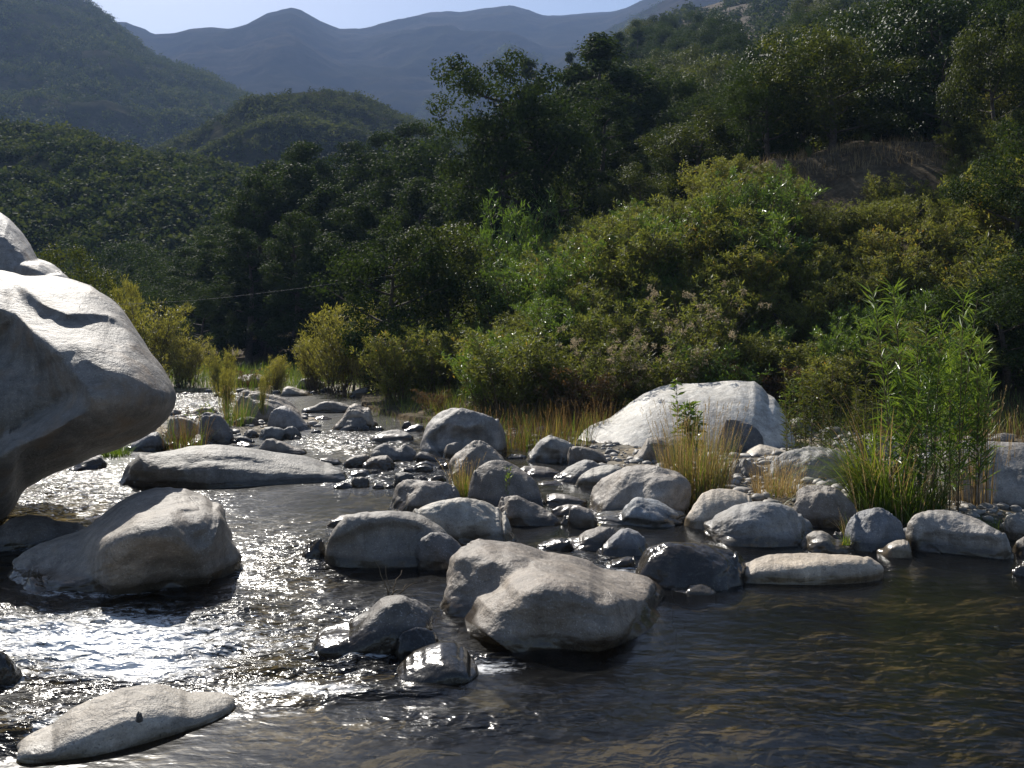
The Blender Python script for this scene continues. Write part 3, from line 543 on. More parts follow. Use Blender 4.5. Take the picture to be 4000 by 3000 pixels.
R('F', [(1475, 225), (1530, 163), (1600, 110), (1680, 82), (1760, 88), (1795, 120)], 225, 'brown slanting boulder just right behind the great central boulder', BROWN, 0.8, 2.3, group=GB)
R('F', [(1666, 248), (1700, 190), (1750, 140), (1800, 100), (1850, 95), (1910, 115), (1950, 150), (1972, 200)], 262, 'blue-grey pyramid boulder behind the glossy wet rock', BLUE, 0.8, 2.1, fac=7, group=GB)
R('F', [(1322, 198), (1360, 170), (1420, 148), (1490, 148), (1535, 172)], 222, 'small dark shiny stone with white glint behind the great central boulder', DARK, 0.8, wet=0.5, name='stone', cat='stone', group=GS)
R('F', [(1708, 305), (1760, 275), (1830, 258), (1900, 258)], 325, 'pale flat stone left of the glossy wet rock', LGREY, 0.8, name='stone', cat='stone', group=GS)
R('V', [(1372, 1235), (1378, 1200), (1400, 1180), (1440, 1170), (1500, 1172), (1550, 1180), (1600, 1195), (1618, 1212), (1606, 1245)], 1276, 'glossy wet black rock reflecting the sky, dripping with water', (0.109, 0.107, 0.108), 0.75, 2.4, fac=8, wet=1.0, group=GB)
R('H', [(28, 348), (80, 310), (150, 288), (220, 285), (280, 300), (315, 325)], 352, 'low smooth wet stone below the glossy black rock, river sliding over it', LGREY, 0.6, 2.4, amp=0.5, wet=0.1, name='stone', cat='stone', group=GS)
R('H', [(365, 300), (410, 240), (470, 180), (530, 135), (610, 108), (700, 103), (830, 98), (960, 97), (1080, 102), (1190, 110), (1290, 122), (1350, 142)], 290, 'long low pale boulder shelving into the calm pool', (0.353, 0.303, 0.240), 0.4, 2.3, yaw=0.42, amp=0.6, wet=-0.02, group=GB)
R('C', [(256, 1650), (330, 1570), (420, 1540), (510, 1510), (560, 1440), (620, 1380), (670, 1330), (730, 1322), (790, 1340), (860, 1350), (950, 1390), (1030, 1440), (1110, 1470), (1160, 1510), (1180, 1590)], 1625, 'angular blue-grey boulder with pitted face below the straw tuft', (0.244, 0.246, 0.248), 0.65, 2.1, fac=9, amp=1.3, group=GB, ridges=[([(520, 1520), (620, 1530), (760, 1540), (900, 1560), (1050, 1500), (1150, 1520)], 1, 0.06, 60)])
R('C', [(250, 1345), (270, 1260), (330, 1190), (420, 1140), (500, 1090), (600, 1050), (700, 1030), (820, 1027), (930, 1045), (1030, 1070), (1110, 1090), (1180, 1150), (1230, 1260)], 1530, 'speckled grey dome boulder left of the straw tuft', (0.260, 0.246, 0.228), 0.8, 2.5, amp=1.1, group=GB, ridges=[([(400, 1150), (330, 1240), (300, 1330), (310, 1450)], 1, 0.08, 70)])
R('C', [(115, 870), (125, 790), (150, 730), (200, 670), (260, 630), (330, 605), (420, 570), (500, 510), (580, 450), (660, 395), (740, 345), (830, 300), (930, 265), (1030, 248), (1150, 243), (1280, 238), (1400, 232), (1480, 222), (1580, 213), (1680, 213), (1800, 218), (1900, 235), (1950, 290), (1990, 340), (2060, 390), (2130, 440), (2200, 485), (2230, 530), (2245, 620)], 898,
  'white giant boulder, smooth and sunlit, right of centre', (0.54, 0.495, 0.43), 0.5, 2.0, fac=2, amp=0.4, lean=0.9, wet=-0.03, group=GB, ridges=[([(230, 700), (290, 670), (360, 690), (390, 740)], 1, 0.12, 45)])
R('C', [(1465, 720), (1490, 620), (1530, 590), (1600, 587), (1690, 595), (1760, 610), (1820, 640), (1880, 690), (1915, 740), (1930, 810)], 932, 'dark grey block against the right part of the white giant', (0.12, 0.12, 0.122), 0.45, 3.0, group=GB)
R('C', [(635, 1040), (660, 960), (720, 890), (770, 830), (790, 780), (840, 762), (960, 755), (1060, 757), (1160, 765), (1230, 780), (1280, 830), (1310, 920)], 1050, 'squared grey boulder with pale left lobe behind the straw tuft', LGREY, 0.6, 2.8, group=GB, ridges=[([(770, 1030), (775, 900), (790, 800)], 1, 0.18, 90)])
R('C', [(1160, 1625), (1180, 1530), (1220, 1450), (1270, 1370), (1330, 1300), (1410, 1260), (1500, 1248), (1600, 1255), (1690, 1270), (1770, 1305), (1820, 1345), (1860, 1420)], 1655, 'cream sunlit rounded boulder right of the straw tuft', (0.437, 0.394, 0.328), 0.75, 2.4, fac=2, amp=0.6, lean=0.4, group=GB)
R('P', [(2735, 2085), (2770, 2030), (2810, 2002), (2860, 1978), (2912, 1964), (2957, 1960), (3010, 1961), (3046, 1964), (3097, 1981), (3143, 2018), (3172, 2047), (3192, 2085)], 2138, 'broad grey boulder in front of the cream one, twig shadows on it', (0.277, 0.258, 0.236), 0.75, 2.5, amp=1.1, group=GB)
R('C', [(1635, 955), (1700, 930), (1760, 880), (1830, 840), (1890, 822), (1960, 835), (2060, 865), (2150, 890), (2230, 920)], 1000, 'cream peaked boulder between straw tuft and arching grass', (0.437, 0.394, 0.328), 0.75, 2.2, amp=0.6, lean=0.5, group=GB)
R('C', [(1595, 1170), (1620, 1010), (1650, 970), (1740, 960), (1830, 1000), (1900, 1060), (1960, 1140)], 1190, 'rough grey slab right behind the straw tuft', LGREY, 0.6, 2.4, fac=8, amp=1.4, lean=0.5, group=GB)
R('C', [(1880, 995), (1930, 950), (2000, 932), (2080, 935), (2140, 970)], 1015, 'small pale flat stone below the cream peaked boulder', PALE, 0.7, zb=0.05, name='stone', cat='stone', group=GS)
R('D', [(-5, 780), (40, 700), (100, 650), (170, 620), (260, 600), (360, 600), (440, 620), (520, 640), (580, 680), (600, 760), (610, 860)], 880, 'grooved grey boulder under the arching green grass', LGREY, 0.65, 2.5, amp=1.5, lean=0.4, group=GB)
R('D', [(168, 970), (190, 910), (230, 880), (320, 865), (420, 870), (480, 890), (540, 940), (590, 990), (605, 1070)], 1160, 'shaded grey boulder below the arching grass, next to the tan grass tuft', GREY, 0.7, 2.8, group=GB)
R('D', [(83, 535), (110, 470), (150, 420), (200, 402), (250, 410), (280, 450), (315, 490), (322, 530)], 556, 'small grey stone behind the right foot of the white giant', GREY, 0.8, name='stone', cat='stone', group=GS)
R('D', [(333, 545), (345, 500), (380, 475), (430, 462), (490, 470), (535, 510)], 572, 'dark rounded stone behind the arching green grass', DARK, 0.8, name='stone', cat='stone', group=GS)
R('D', [(575, 620), (600, 545), (650, 520), (720, 510), (790, 530), (840, 590)], 700, 'pale boulder half hidden behind the tall green canes', LGREY, 0.6, 2.5, group=GB)
R('D', [(1135, 740), (1170, 640), (1220, 590), (1300, 565), (1400, 560), (1500, 567), (1620, 570), (1746, 575), (1850, 600), (1950, 680), (2000, 820)], 1050, 'large boulder at the right edge dappled with leaf shadows', (0.277, 0.254, 0.228), 0.6, 3.0, amp=0.6, lean=0.55, group=GB)
R('D', [(1328, 548), (1360, 528), (1400, 525), (1442, 548)], 560, 'tiny grey stone on top behind the dappled boulder', GREY, 0.8, zb=0.1, name='stone', cat='stone', group=GS)
R('D', [(1503, 545), (1550, 515), (1620, 507), (1670, 520), (1684, 545)], 556, 'flat grey stone in deep shade behind the dappled boulder', GREY, 0.8, zb=0.1, name='stone', cat='stone', group=GS)
R('D', [(523, 1165), (540, 1110), (590, 1060), (660, 1030), (720, 1020), (780, 1025), (840, 1050), (890, 1090), (925, 1150), (940, 1240)], 1325, 'bluish dark boulder with whitish facets below the canes', BLUE, 0.8, 2.1, fac=10, amp=1.4, group=GB)
R('D', [(942, 1270), (945, 1150), (960, 1100), (1010, 1060), (1090, 1038), (1180, 1033), (1280, 1040), (1360, 1065), (1430, 1095), (1500, 1130), (1580, 1170), (1640, 1210), (1690, 1265), (1694, 1300)], 1350, 'big grey turtle-shaped boulder on the right shore of the calm pool', (0.260, 0.242, 0.220), 0.65, 2.7, group=GB, ridges=[([(1010, 1330), (1010, 1230), (1050, 1180), (1150, 1165), (1300, 1180), (1500, 1190), (1650, 1230)], 1, 0.08, 90)])
R('D', [(733, 1350), (770, 1300), (820, 1260), (870, 1240), (930, 1235), (985, 1260)], 1362, 'smooth pale round stone left of the turtle-shaped boulder', PALE, 0.7, 2.3, amp=0.4, name='stone', cat='stone', group=GS)
R('D', [(838, 1240), (855, 1195), (890, 1170), (950, 1150), (985, 1210)], 1255, 'small dark stone wedged left of the turtle-shaped boulder', BLUE, 0.8, zb=0.03, name='stone', cat='stone', group=GS)
R('D', [(218, 1295), (225, 1240), (260, 1200), (310, 1175), (370, 1175), (410, 1195), (460, 1235), (520, 1240), (570, 1270), (595, 1315)], 1328, 'pale folded stone behind the low shelving boulder', LGREY, 0.75, 2.4, fac=8, name='stone', cat='stone', group=GS, ridges=[([(240, 1310), (300, 1265), (380, 1250), (450, 1230)], -1, 0.10, 60)])
R('D', [(433, 1215), (460, 1185), (500, 1190), (525, 1225)], 1240, 'little grey stone behind the pale folded stone', GREY, 0.8, zb=0.03, name='stone', cat='stone', group=GS)
R('D', [(1575, 1165), (1620, 1090), (1680, 1055), (1746, 1043), (1850, 1060), (1920, 1160)], 1250, 'pale boulder cut by the right edge behind the turtle-shaped one', LGREY, 0.7, group=GB)
R('D', [(1667, 1305), (1690, 1250), (1746, 1215), (1820, 1240), (1860, 1310)], 1345, 'brownish stone at the right edge touching the turtle-shaped boulder', BROWN, 0.7, name='stone', cat='stone', group=GS)
R('D', [(1663, 1465), (1690, 1420), (1746, 1380), (1820, 1400), (1860, 1460)], 1490, 'wet knobbly stone in the pool at the right edge', DARK, 0.7, fac=9, amp=1.6, wet=0.3, name='stone', cat='stone', group=GS)
# --- upstream group
GU = 'boulders upstream'
def U(pts, yb, label, col=GREY, k=0.8, n=2.4, **kw): return R('E', pts, yb, label, col, k, n, group=GB, **kw)
U([(918, 200), (950, 150), (1000, 125), (1060, 112), (1120, 110), (1170, 125), (1210, 160), (1234, 205)], 215, 'farthest dark rounded boulder in front of the yellow shrubs', MGREY)
U([(1393, 210), (1410, 165), (1440, 148), (1500, 142), (1560, 152), (1600, 175), (1620, 210)], 228, 'white-topped boulder at the far end of the pool', PALE, ridges=[([(1410, 190), (1480, 185), (1560, 175), (1610, 190)], 1, 0.15, 35)])
U([(1281, 260), (1300, 215), (1330, 202), (1380, 208), (1430, 228), (1480, 245), (1520, 270)], 275, 'pale wedge-shaped boulder in front of the white-topped one', PALE)
U([(1776, 268), (1800, 240), (1850, 215), (1900, 205), (1945, 225)], 274, 'grey boulder on the far right shore of the upper pool', GREY)
U([(923, 360), (945, 270), (980, 242), (1040, 232), (1120, 240), (1200, 255), (1280, 275), (1350, 310), (1400, 350), (1440, 400), (1470, 450), (1483, 480)], 470, 'long sloping brown-grey boulder behind the bluish dome', (0.235, 0.205, 0.172), 0.55)
U([(1181, 470), (1200, 410), (1230, 370), (1280, 345), (1320, 340), (1360, 360), (1410, 400), (1450, 440), (1490, 480), (1508, 515)], 525, 'bluish-grey dome in front of the long sloping boulder', (0.202, 0.193, 0.188), 0.7, amp=0.6)
U([(1430, 378), (1470, 355), (1520, 345), (1560, 322), (1610, 310), (1670, 308), (1730, 322), (1780, 340), (1803, 365)], 392, 'pale low humped boulder in the pool left of the cracked one', LGREY, 0.5)
U([(1638, 516), (1680, 470), (1720, 430), (1745, 390), (1770, 350), (1810, 325), (1850, 330), (1880, 350), (1930, 358), (1975, 375), (1994, 400), (1985, 450), (1968, 505)], 515, 'cracked tan angular boulder with thin light veins', (0.277, 0.238, 0.192), 0.6, 2.2, fac=9, ridges=[([(1760, 380), (1830, 400), (1900, 430), (1960, 470)], 1, 0.12, 60)])
U([(1698, 520), (1720, 480), (1760, 440), (1810, 420), (1870, 415), (1905, 435), (1917, 515)], 522, 'shaded grey lobe leaning on the cracked tan boulder', MGREY)
U([(1511, 441), (1540, 420), (1590, 412), (1652, 435)], 443, 'small pale stone awash in the upper pool', LGREY)
U([(678, 470), (700, 410), (740, 390), (800, 392), (860, 415), (890, 450), (920, 500), (945, 560), (952, 605)], 612, 'charcoal sloping boulder left among the upstream group', (0.143, 0.139, 0.140), 0.6)
U([(583, 408), (620, 375), (700, 355), (780, 350), (830, 370), (840, 400)], 416, 'bright white flat boulder beside the far sunlit water', PALE)
U([(468, 430), (490, 375), (520, 362), (560, 375), (585, 415)], 425, 'small bright boulder by the tip of the huge overhang', LGREY)
U([(560, 432), (610, 415), (680, 415), (718, 440)], 455, 'pale slab behind the tan grass-covered boulder', PALE)
U([(923, 490), (950, 450), (1000, 425), (1060, 418), (1100, 430), (1130, 460), (1150, 505)], 510, 'black block in the shade of the long sloping boulder', DARK, n=2.8)
U([(960, 412), (985, 375), (1020, 375), (1060, 395), (1110, 415), (1135, 455)], 460, 'small dark stone with pale cap above the black block', MGREY)
U([(438, 480), (480, 430), (560, 420), (640, 440), (720, 490), (780, 540), (835, 595)], 600, 'tan sloping boulder behind the straw grass near the overhang', (0.286, 0.238, 0.176), 0.5)
U([(596, 630), (640, 585), (680, 550), (710, 543), (760, 555), (800, 580), (842, 615)], 630, 'peaked dark-faced stone just above the whale-backed boulder', MGREY)
U([(1122, 575), (1140, 520), (1170, 497), (1220, 490), (1280, 500), (1320, 520), (1340, 565)], 590, 'lumpy grey boulder left in the upstream pair', GREY)
U([(1295, 520), (1330, 495), (1370, 488), (1400, 505), (1430, 540), (1434, 572)], 579, 'rounded grey boulder right in the upstream pair', GREY)
U([(933, 603), (945, 575), (990, 555), (1040, 565), (1102, 595)], 612, 'low dark stone below the black block', DARK)
U([(1012, 555), (1040, 518), (1080, 512), (1110, 525), (1130, 560)], 572, 'small rounded stone between black block and upstream pair', GREY)
U([(1122, 655), (1150, 610), (1180, 582), (1230, 575), (1280, 590), (1340, 620), (1400, 650), (1472, 698)], 700, 'buff sloping boulder right behind the whale-backed one', LGREY, 0.6)
U([(940, 628), (970, 605), (1010, 595), (1060, 605), (1138, 640)], 642, 'shining flat stone above the middle of the whale-backed boulder', LGREY)
U([(150, 660), (260, 580), (330, 540), (400, 525), (440, 560), (480, 620), (495, 660)], 670, 'dark blue-grey boulder in the shade under the overhang tip', (0.143, 0.143, 0.152), 0.6)
U([(473, 645), (490, 608), (520, 598), (550, 620), (563, 645)], 648, 'small pale stone beside the straw grass', LGREY)
U([(1545, 722), (1620, 714), (1700, 728), (1738, 760)], 770, 'flat brown stone over the right shoulder of the whale-backed boulder', BROWN)
R('A', [(425, 685), (500, 630), (580, 600), (620, 600), (650, 640), (660, 670)], 692, 'dark low stone left of the small green weed under the overhang', DARK, 0.7, name='stone', cat='stone', group=GS)
for i, (pts, yb, lab, c) in enumerate((
    ([(730, 240), (750, 222), (780, 222), (795, 240)], 246, 'pale far stone beside the thin willow sprout', PALE), ([(860, 250), (880, 232), (905, 232), (915, 248)], 254, 'pale far stone left of the upper grass stems', PALE),
    ([(930, 250), (970, 222), (1010, 216), (1055, 228)], 250, 'whitish far stone on the back of the long sloping boulder', PALE), ([(1210, 245), (1240, 228), (1275, 232), (1290, 250)], 256, 'far grey stone left of the pale wedge-shaped boulder', LGREY),
    ([(1560, 235), (1600, 210), (1640, 215), (1660, 238)], 243, 'small dark stone at the foot of the white-topped boulder', DARK), ([(1490, 245), (1515, 232), (1540, 236), (1550, 248)], 252, 'black far stone between the two pale far boulders', DARK),
    ([(1660, 240), (1690, 228), (1730, 230), (1760, 242)], 246, 'line of low dark stone on the far pool edge', DARK), ([(1370, 570), (1395, 555), (1420, 565), (1430, 580)], 584, 'tiny pale cobble right of the upstream pair', PALE),
    ([(1500, 530), (1530, 510), (1560, 515), (1580, 530)], 537, 'little black cobble right of the bluish dome', DARK), ([(1820, 515), (1840, 498), (1870, 500), (1880, 515)], 522, 'little pale cobble by the cracked tan boulder', LGREY),
    ([(1960, 515), (1985, 490), (2010, 495), (2020, 512)], 520, 'little grey cobble right of the cracked tan boulder', GREY), ([(545, 255), (600, 240), (640, 245), (660, 258)], 262, 'flat far stone beside the bright far water', GREY))):
    R('E', pts, yb, lab, c, 0.8, 2.4, name='cobble', cat='stone', group=GS)

# ------------------------------------------------------------------ water
def turb(x, y):
    px = 2000+F*x/y; py = HOR+F*CH/y; r = np.zeros(len(x))
    for (cx, cyy, sx, sy, w) in ((300, 2500, 1000, 190, 1.0), (1150, 2560, 420, 150, 0.8), (100, 2000, 560, 150, 1.0), (1150, 2200, 260, 130, 0.45), (1380, 2420, 360, 100, 0.35), (150, 2820, 300, 110, 0.9),
                                 (1450, 1730, 260, 45, 0.6), (1400, 1860, 200, 40, 0.5), (1650, 1830, 140, 60, 0.4), (780, 1575, 220, 45, 1.0), (2350, 2190, 260, 40, 0.4), (1900, 2560, 200, 50, 0.4), (1450, 2690, 280, 45, 0.45), (2900, 2800, 500, 60, 0.10), (2400, 2700, 600, 70, 0.10), (1900, 2800, 700, 90, 0.22)):
        r = np.maximum(r, w*np.exp(-((px-cx)/sx)**2-((py-cyy)/sy)**2))
    d = py-(2950-0.145*px); r *= 1-0.85*sstep(-40, 60, d)*sstep(1700, 1200, px)      # smooth tongue along the near left edge
    return r
def foam_glare(x, y):  # white foam, spread wider at left to paint in sun glare
    px = 2000+F*x/y; py = HOR+F*CH/y; r = np.zeros(len(x))
    for (cx, cyy, sx, sy, w) in ((400, 2500, 760, 140, 1.0), (500, 2600, 480, 75, 1.0), (60, 1960, 380, 70, 0.6), (120, 2800, 260, 60, 0.55), (1150, 2690, 420, 36, 0.8), (1000, 2790, 300, 26, 0.5), (950, 2230, 80, 90, 0.5), (1880, 2610, 170, 30, 0.8), (2420, 2225, 160, 30, 0.6), (780, 1575, 180, 25, 0.6), (1450, 1870, 250, 30, 0.35), (300, 2420, 600, 60, 0.4)):
        r = np.maximum(r, w*np.exp(-((px-cx)/sx)**2-((py-cyy)/sy)**2))
    return r
RINGS = []
for o_ in STONES:
    vv = np.empty(len(o_.data.vertices)*3, np.float32); o_.data.vertices.foreach_get('co', vv); vv = vv.reshape(-1, 3)+np.array(o_.location); m_ = np.abs(vv[:, 2]) < 0.04
    if m_.sum() > 8 and o_.location[2] < 0.05:
        q_ = vv[m_][:, :2]; c0 = (q_.max(0)+q_.min(0))/2; RINGS.append((c0[0], c0[1], max(np.ptp(q_[:, 0])/2, 0.03), max(np.ptp(q_[:, 1])/2, 0.03)))
def collar(x, y):
    """1 along the waterline of the stones, fading outwards: where the current breaks"""
    out = np.zeros(len(x))
    for cx, cy_, a_, b_ in RINGS:
        near = (np.abs(x-cx) < a_+0.35) & (np.abs(y-cy_) < b_+0.35)
        if near.any():
            dd = np.hypot((x[near]-cx)/a_, (y[near]-cy_)/b_); dm = (dd-1)*min(a_, b_); out[near] = np.maximum(out[near], np.where(dm > -0.25, np.exp(-np.maximum(dm-0.02, 0)/0.07), 0))
    return out
def water_z(x, y):
    r = turb(x, y)
    c, s = math.cos(0.3), math.sin(0.3); u = x*c+y*s; v = -x*s+y*c
    z = (0.035*fbm(P3(u/1.1, v/0.6, 2.0), 3)+0.05*fbm(P3(u/0.34, v/0.2, 6.0), 3))*(0.05+r)+collar(x, y)*r*(0.012+0.03*fbm(P3(x/0.16, y/0.16, 9.0), 2))
    return z
wt = np.concatenate([np.linspace(-1.5, -0.62, 60), np.linspace(-0.615, 0.615, 900), np.linspace(0.62, 1.5, 60)]); wy = np.geomspace(2.4, 44, 760)
polar('river_water', wt, wy, water_z, M_WATER, attrs=lambda x, y: {'rough': turb(x, y), 'foam_glare': np.maximum(foam_glare(x, y), 0.62*collar(x, y)*sstep(0.12, 0.5, turb(x, y)))})
# ------------------------------------------------------------------ plants: builders
def unit(a): return a/(np.linalg.norm(a, axis=-1, keepdims=True)+1e-9)
def leaves(pos, axis, nrm, L, Wd, fold=0.0):
    """one diamond leaf per row; returns verts, faces"""
    axis = unit(axis); side = unit(np.cross(nrm, axis)); n = unit(np.cross(axis, side)); L = np.broadcast_to(L, len(pos))[:, None]; Wd = np.broadcast_to(Wd, len(pos))[:, None]
    v = np.stack([pos, pos+axis*L*0.45+side*Wd*0.5+n*fold*Wd, pos+axis*L-n*fold*L*0.3, pos+axis*L*0.45-side*Wd*0.5+n*fold*Wd], 1)
    return v.reshape(-1, 3), np.arange(4*len(pos)).reshape(-1, 4)
def blades(base, az, lean, Ln, curve, wd, seg=5):
    """grass blades as tapering curved strips"""
    n = len(base); out = unit(np.stack([np.cos(az), np.sin(az), np.zeros(n)], 1)); side = np.stack([-np.sin(az), np.cos(az), np.zeros(n)], 1)
    p = base.copy(); rows = []; ang = lean.copy(); st = Ln/seg
    for k in range(seg+1):
        w = wd*(1-(k/seg)**1.6)*0.5+0.0006; rows.append(p-side*w[:, None]); rows.append(p+side*w[:, None])
        d = out*np.sin(ang)[:, None]; d[:, 2] = np.cos(ang); p = p+d*st[:, None]; ang = ang+curve/seg
    v = np.stack(rows, 1).reshape(-1, 3); b = np.arange(n)[:, None, None]*(2*(seg+1)); k = np.arange(seg)[None, :, None]*2
    return v, (b+k+np.array([0, 1, 3, 2])[None, None, :]).reshape(-1, 4)
def tree_meshes(seed, H, R, kind='broad', leaf=0.2, per=150, nclump=60, mat=None, low=0.12, gap=0.5):
    rs = np.random.RandomState(seed); T = Acc(); n = 9
    bend = rs.normal(0, 0.05*H, 2); hh = np.linspace(0, 0.86*H, n)
    path = np.stack([bend[0]*(hh/H)**2+0.03*H*np.sin(hh/H*5+seed), bend[1]*(hh/H)**2+0.03*H*np.cos(hh/H*4+seed)-0.03*H, hh-0.3], 1)
    r0 = 0.022*H+0.03; T.add(*tube(path, r0*(1-0.82*hh/hh[-1])*np.where(hh < 0.1, 1.5, 1.0), 8))
    cl = []; cr = []
    def env(h):      # crown radius at height fraction h
        if kind == 'tall': return R*np.sin(np.pi*np.clip((h-low)/(1.02-low), 0.04, 1)**0.75)**0.7
        if kind == 'cone': return R*np.clip(1.05-(h-low)/(1-low), 0.06, 1)**0.8
        if kind == 'open': return R*(0.55+0.45*np.sin(np.pi*np.clip((h-low)/(1.05-low), 0, 1)))
        return R*np.sin(np.pi*np.clip((h-low*0.4)/(1.04-low*0.4), 0.06, 1)**0.85)**0.6
    nl = 16
    for i in range(nl):
        h = low+(0.9-low)*(i+rs.rand())/nl; k = min(int(h/0.86*(n-1)), n-2); a = path[k]+(path[k+1]-path[k])*((h/0.86*(n-1)) % 1); az = i*2.4+rs.rand()
        ln = env(h)*rs.uniform(0.6, 0.95); q = np.linspace(0, 1, 6); rise = rs.uniform(0.15, 0.6)
        lp = a+np.stack([np.cos(az+0.4*q)*ln*q, np.sin(az+0.4*q)*ln*q, ln*rise*q**1.3], 1); T.add(*tube(lp, r0*0.42*(1-0.8*q)*(1-0.5*h), 5))
        cl += [lp[5], lp[3]+rs.normal(0, 0.1*R, 3)]; cr += [rs.uniform(0.18, 0.30)*R, rs.uniform(0.16, 0.26)*R]
    while len(cl) < nclump:
        h = low+(1.0-low)*rs.rand()**0.85; az = rs.rand()*6.283; e = env(h); rr = e*rs.uniform(0.35, 1.0)**0.5*(1-0.15*rs.rand())
        if perlin(np.array([[math.cos(az)*1.6+seed, math.sin(az)*1.6, h*4.0]]))[0] < -0.35*(1-gap) - 0.10 and gap > 0.3: continue
        cl.append(np.array([math.cos(az)*rr+bend[0]*h*h, math.sin(az)*rr+bend[1]*h*h, h*H])); cr.append(rs.uniform(0.15, 0.30)*R)
    cl = np.array(cl); cr = np.array(cr); K = len(cl); d = unit(rs.normal(size=(K*per, 3))); ci = np.repeat(np.arange(K), per)
    rad = cr[ci]*rs.uniform(0.15, 1.0, K*per)**0.5; pos = cl[ci]+d*rad[:, None]*np.array([1.1, 1.1, 0.85])
    nrm = unit(d*1.0+rs.normal(size=d.shape)*0.55+np.array([0, 0, 0.35])); ax = np.cross(nrm, rs.normal(size=d.shape))
    tint = np.clip(0.42+0.20*(rs.rand(K)-0.5)[ci]+0.34*(rs.rand(K*per)-0.5)+0.10*(rs.rand(K*per) > 0.97), 0, 1)
    L = leaf*rs.uniform(0.6, 1.35, K*per); v, f = leaves(pos, ax, nrm, L, L*0.55, 0.08)
    me = mesh_np('crown', v, f, mat or M_DARK, np.repeat(tint, 4), smooth=False)
    return T.mesh('trunk', M_BARK), me
def shrub_meshes(seed, H, R, nstem=26, twigs=9, per=30, leaf=0.085, wd=0.3, mat=None, upright=0.0, droop=0.5, fluff=0, tint0=0.45, spread=0.14):
    rs = np.random.RandomState(seed); T = Acc(); P = []; A = []; TT = []; tips = []
    for i in range(nstem):
        az = rs.rand()*6.283; r0 = R*0.3*math.sqrt(rs.rand()); b = np.array([math.cos(az)*r0, math.sin(az)*r0, -0.15]); az += rs.normal(0, 0.5)
        ln = H*rs.uniform(0.6, 1.12); out = R*rs.uniform(0.25, 0.95)*(1-0.5*upright); q = np.linspace(0, 1, 8)
        h = ln*(q-(0.22*(1-upright))*q**3)
        p = b+np.stack([math.cos(az)*out*q**1.4, math.sin(az)*out*q**1.4, h], 1)+np.cumsum(rs.normal(0, 0.022*H, (8, 3)), 0)*np.array([1, 1, 0.3]); T.add(*tube(p, 0.0065*H*(1-0.85*q)+0.002, 4)); tips.append(p[-1])
        for k in range(twigs):
            u = rs.uniform(0.22, 1.0); j = min(int(u*7), 6); a = p[j]+(p[j+1]-p[j])*(u*7-j); dz = rs.rand()*6.283
            tl = H*rs.uniform(0.09, 0.24)*(1.15-0.55*u); qq = np.linspace(0, 1, 4); up = rs.uniform(0.1, 0.9)+upright*0.8
            tp = a+np.stack([math.cos(dz)*tl*qq, math.sin(dz)*tl*qq, tl*up*qq-droop*tl*qq**2*0.5], 1); T.add(*tube(tp, np.full(4, 0.003)*H*0.6, 3))
            m = int(per*rs.uniform(0.5, 1.4)); s = rs.rand(m)**0.8; base = tp[0]+(tp[-1]-tp[0])*s[:, None]+rs.normal(0, spread*0.35*H*0.35, (m, 3)); dd = unit(tp[-1]-tp[0])
            P.append(base); A.append(dd*0.6+rs.normal(0, 0.55, (m, 3))+np.array([0, 0, -droop*0.5+upright*0.7])); TT.append(np.clip(tint0+0.22*(rs.rand()-0.5)+0.38*(rs.rand(m)-0.5)+0.35*(rs.rand(m) > 0.965), 0, 1))
    P = np.concatenate(P); A = np.concatenate(A); TT = np.concatenate(TT); nrm = rs.normal(size=P.shape)+np.array([0, 0, 0.8]); L = leaf*rs.uniform(0.6, 1.4, len(P))
    v, f = leaves(P, A, nrm, L, L*wd, 0.12); fol = mesh_np('foliage', v, f, mat or M_BUSH, np.repeat(TT, 4), smooth=False); fl = None
    if fluff:
        hp = []; tips = np.array(tips)
        for k in range(fluff):
            c = tips[rs.randint(len(tips))]+rs.normal(0, 0.13*R, 3)*np.array([1, 1, 0.7]); hp.append(c+rs.normal(0, 0.024, (46, 3)))
        hp = np.concatenate(hp); v, f = leaves(hp, rs.normal(size=hp.shape), rs.normal(size=hp.shape), 0.035, 0.014); fl = mesh_np('blossom', v, f, M_FLUFF, np.repeat(rs.rand(len(hp)), 4), smooth=False)
    return T.mesh('stem', M_STEM), fol, fl
def tuft_meshes(seed, n, H, R, lean=0.25, curve=0.6, wd=0.008, mat=None, tint=(0.2, 0.9), azb=None, seg=5, heads=0, ell=(1, 1)):
    rs = np.random.RandomState(seed); a = rs.rand(n)*6.283; r = R*np.sqrt(rs.rand(n)); b = np.stack([np.cos(a)*r*ell[0], np.sin(a)*r*ell[1], np.full(n, -0.08)], 1)
    az = a+rs.normal(0, 0.7, n) if azb is None else azb+rs.normal(0, 0.8, n); L = H*rs.uniform(0.45, 1.1, n); v, f = blades(b, az, np.abs(rs.normal(lean*0.6, lean*0.5, n)), L, curve*rs.uniform(0.2, 1.5, n), wd*rs.uniform(0.7, 1.3, n), seg)
    t = np.repeat(rs.uniform(*tint, n), 2*(seg+1)); ff = [f]
    if heads:
        vv = v.reshape(n, -1, 3)[:heads, -1]; dirs = unit(vv-v.reshape(n, -1, 3)[:heads, -5]); k = 9; pos = (vv[:, None, :]-dirs[:, None, :]*np.linspace(0, 0.10, k)[None, :, None]).reshape(-1, 3)
        ax = np.repeat(dirs, k, 0)+rs.normal(0, 0.25, (heads*k, 3)); v2, f2 = leaves(pos, ax, rs.normal(size=pos.shape), 0.03, 0.007)
        ff.append(f2+len(v)); v = np.concatenate([v, v2]); t = np.concatenate([t, np.repeat(rs.uniform(0.4, 1, len(pos)), 4)])
    return mesh_np('blade', v, ff, mat or M_BLADE, t, smooth=True)
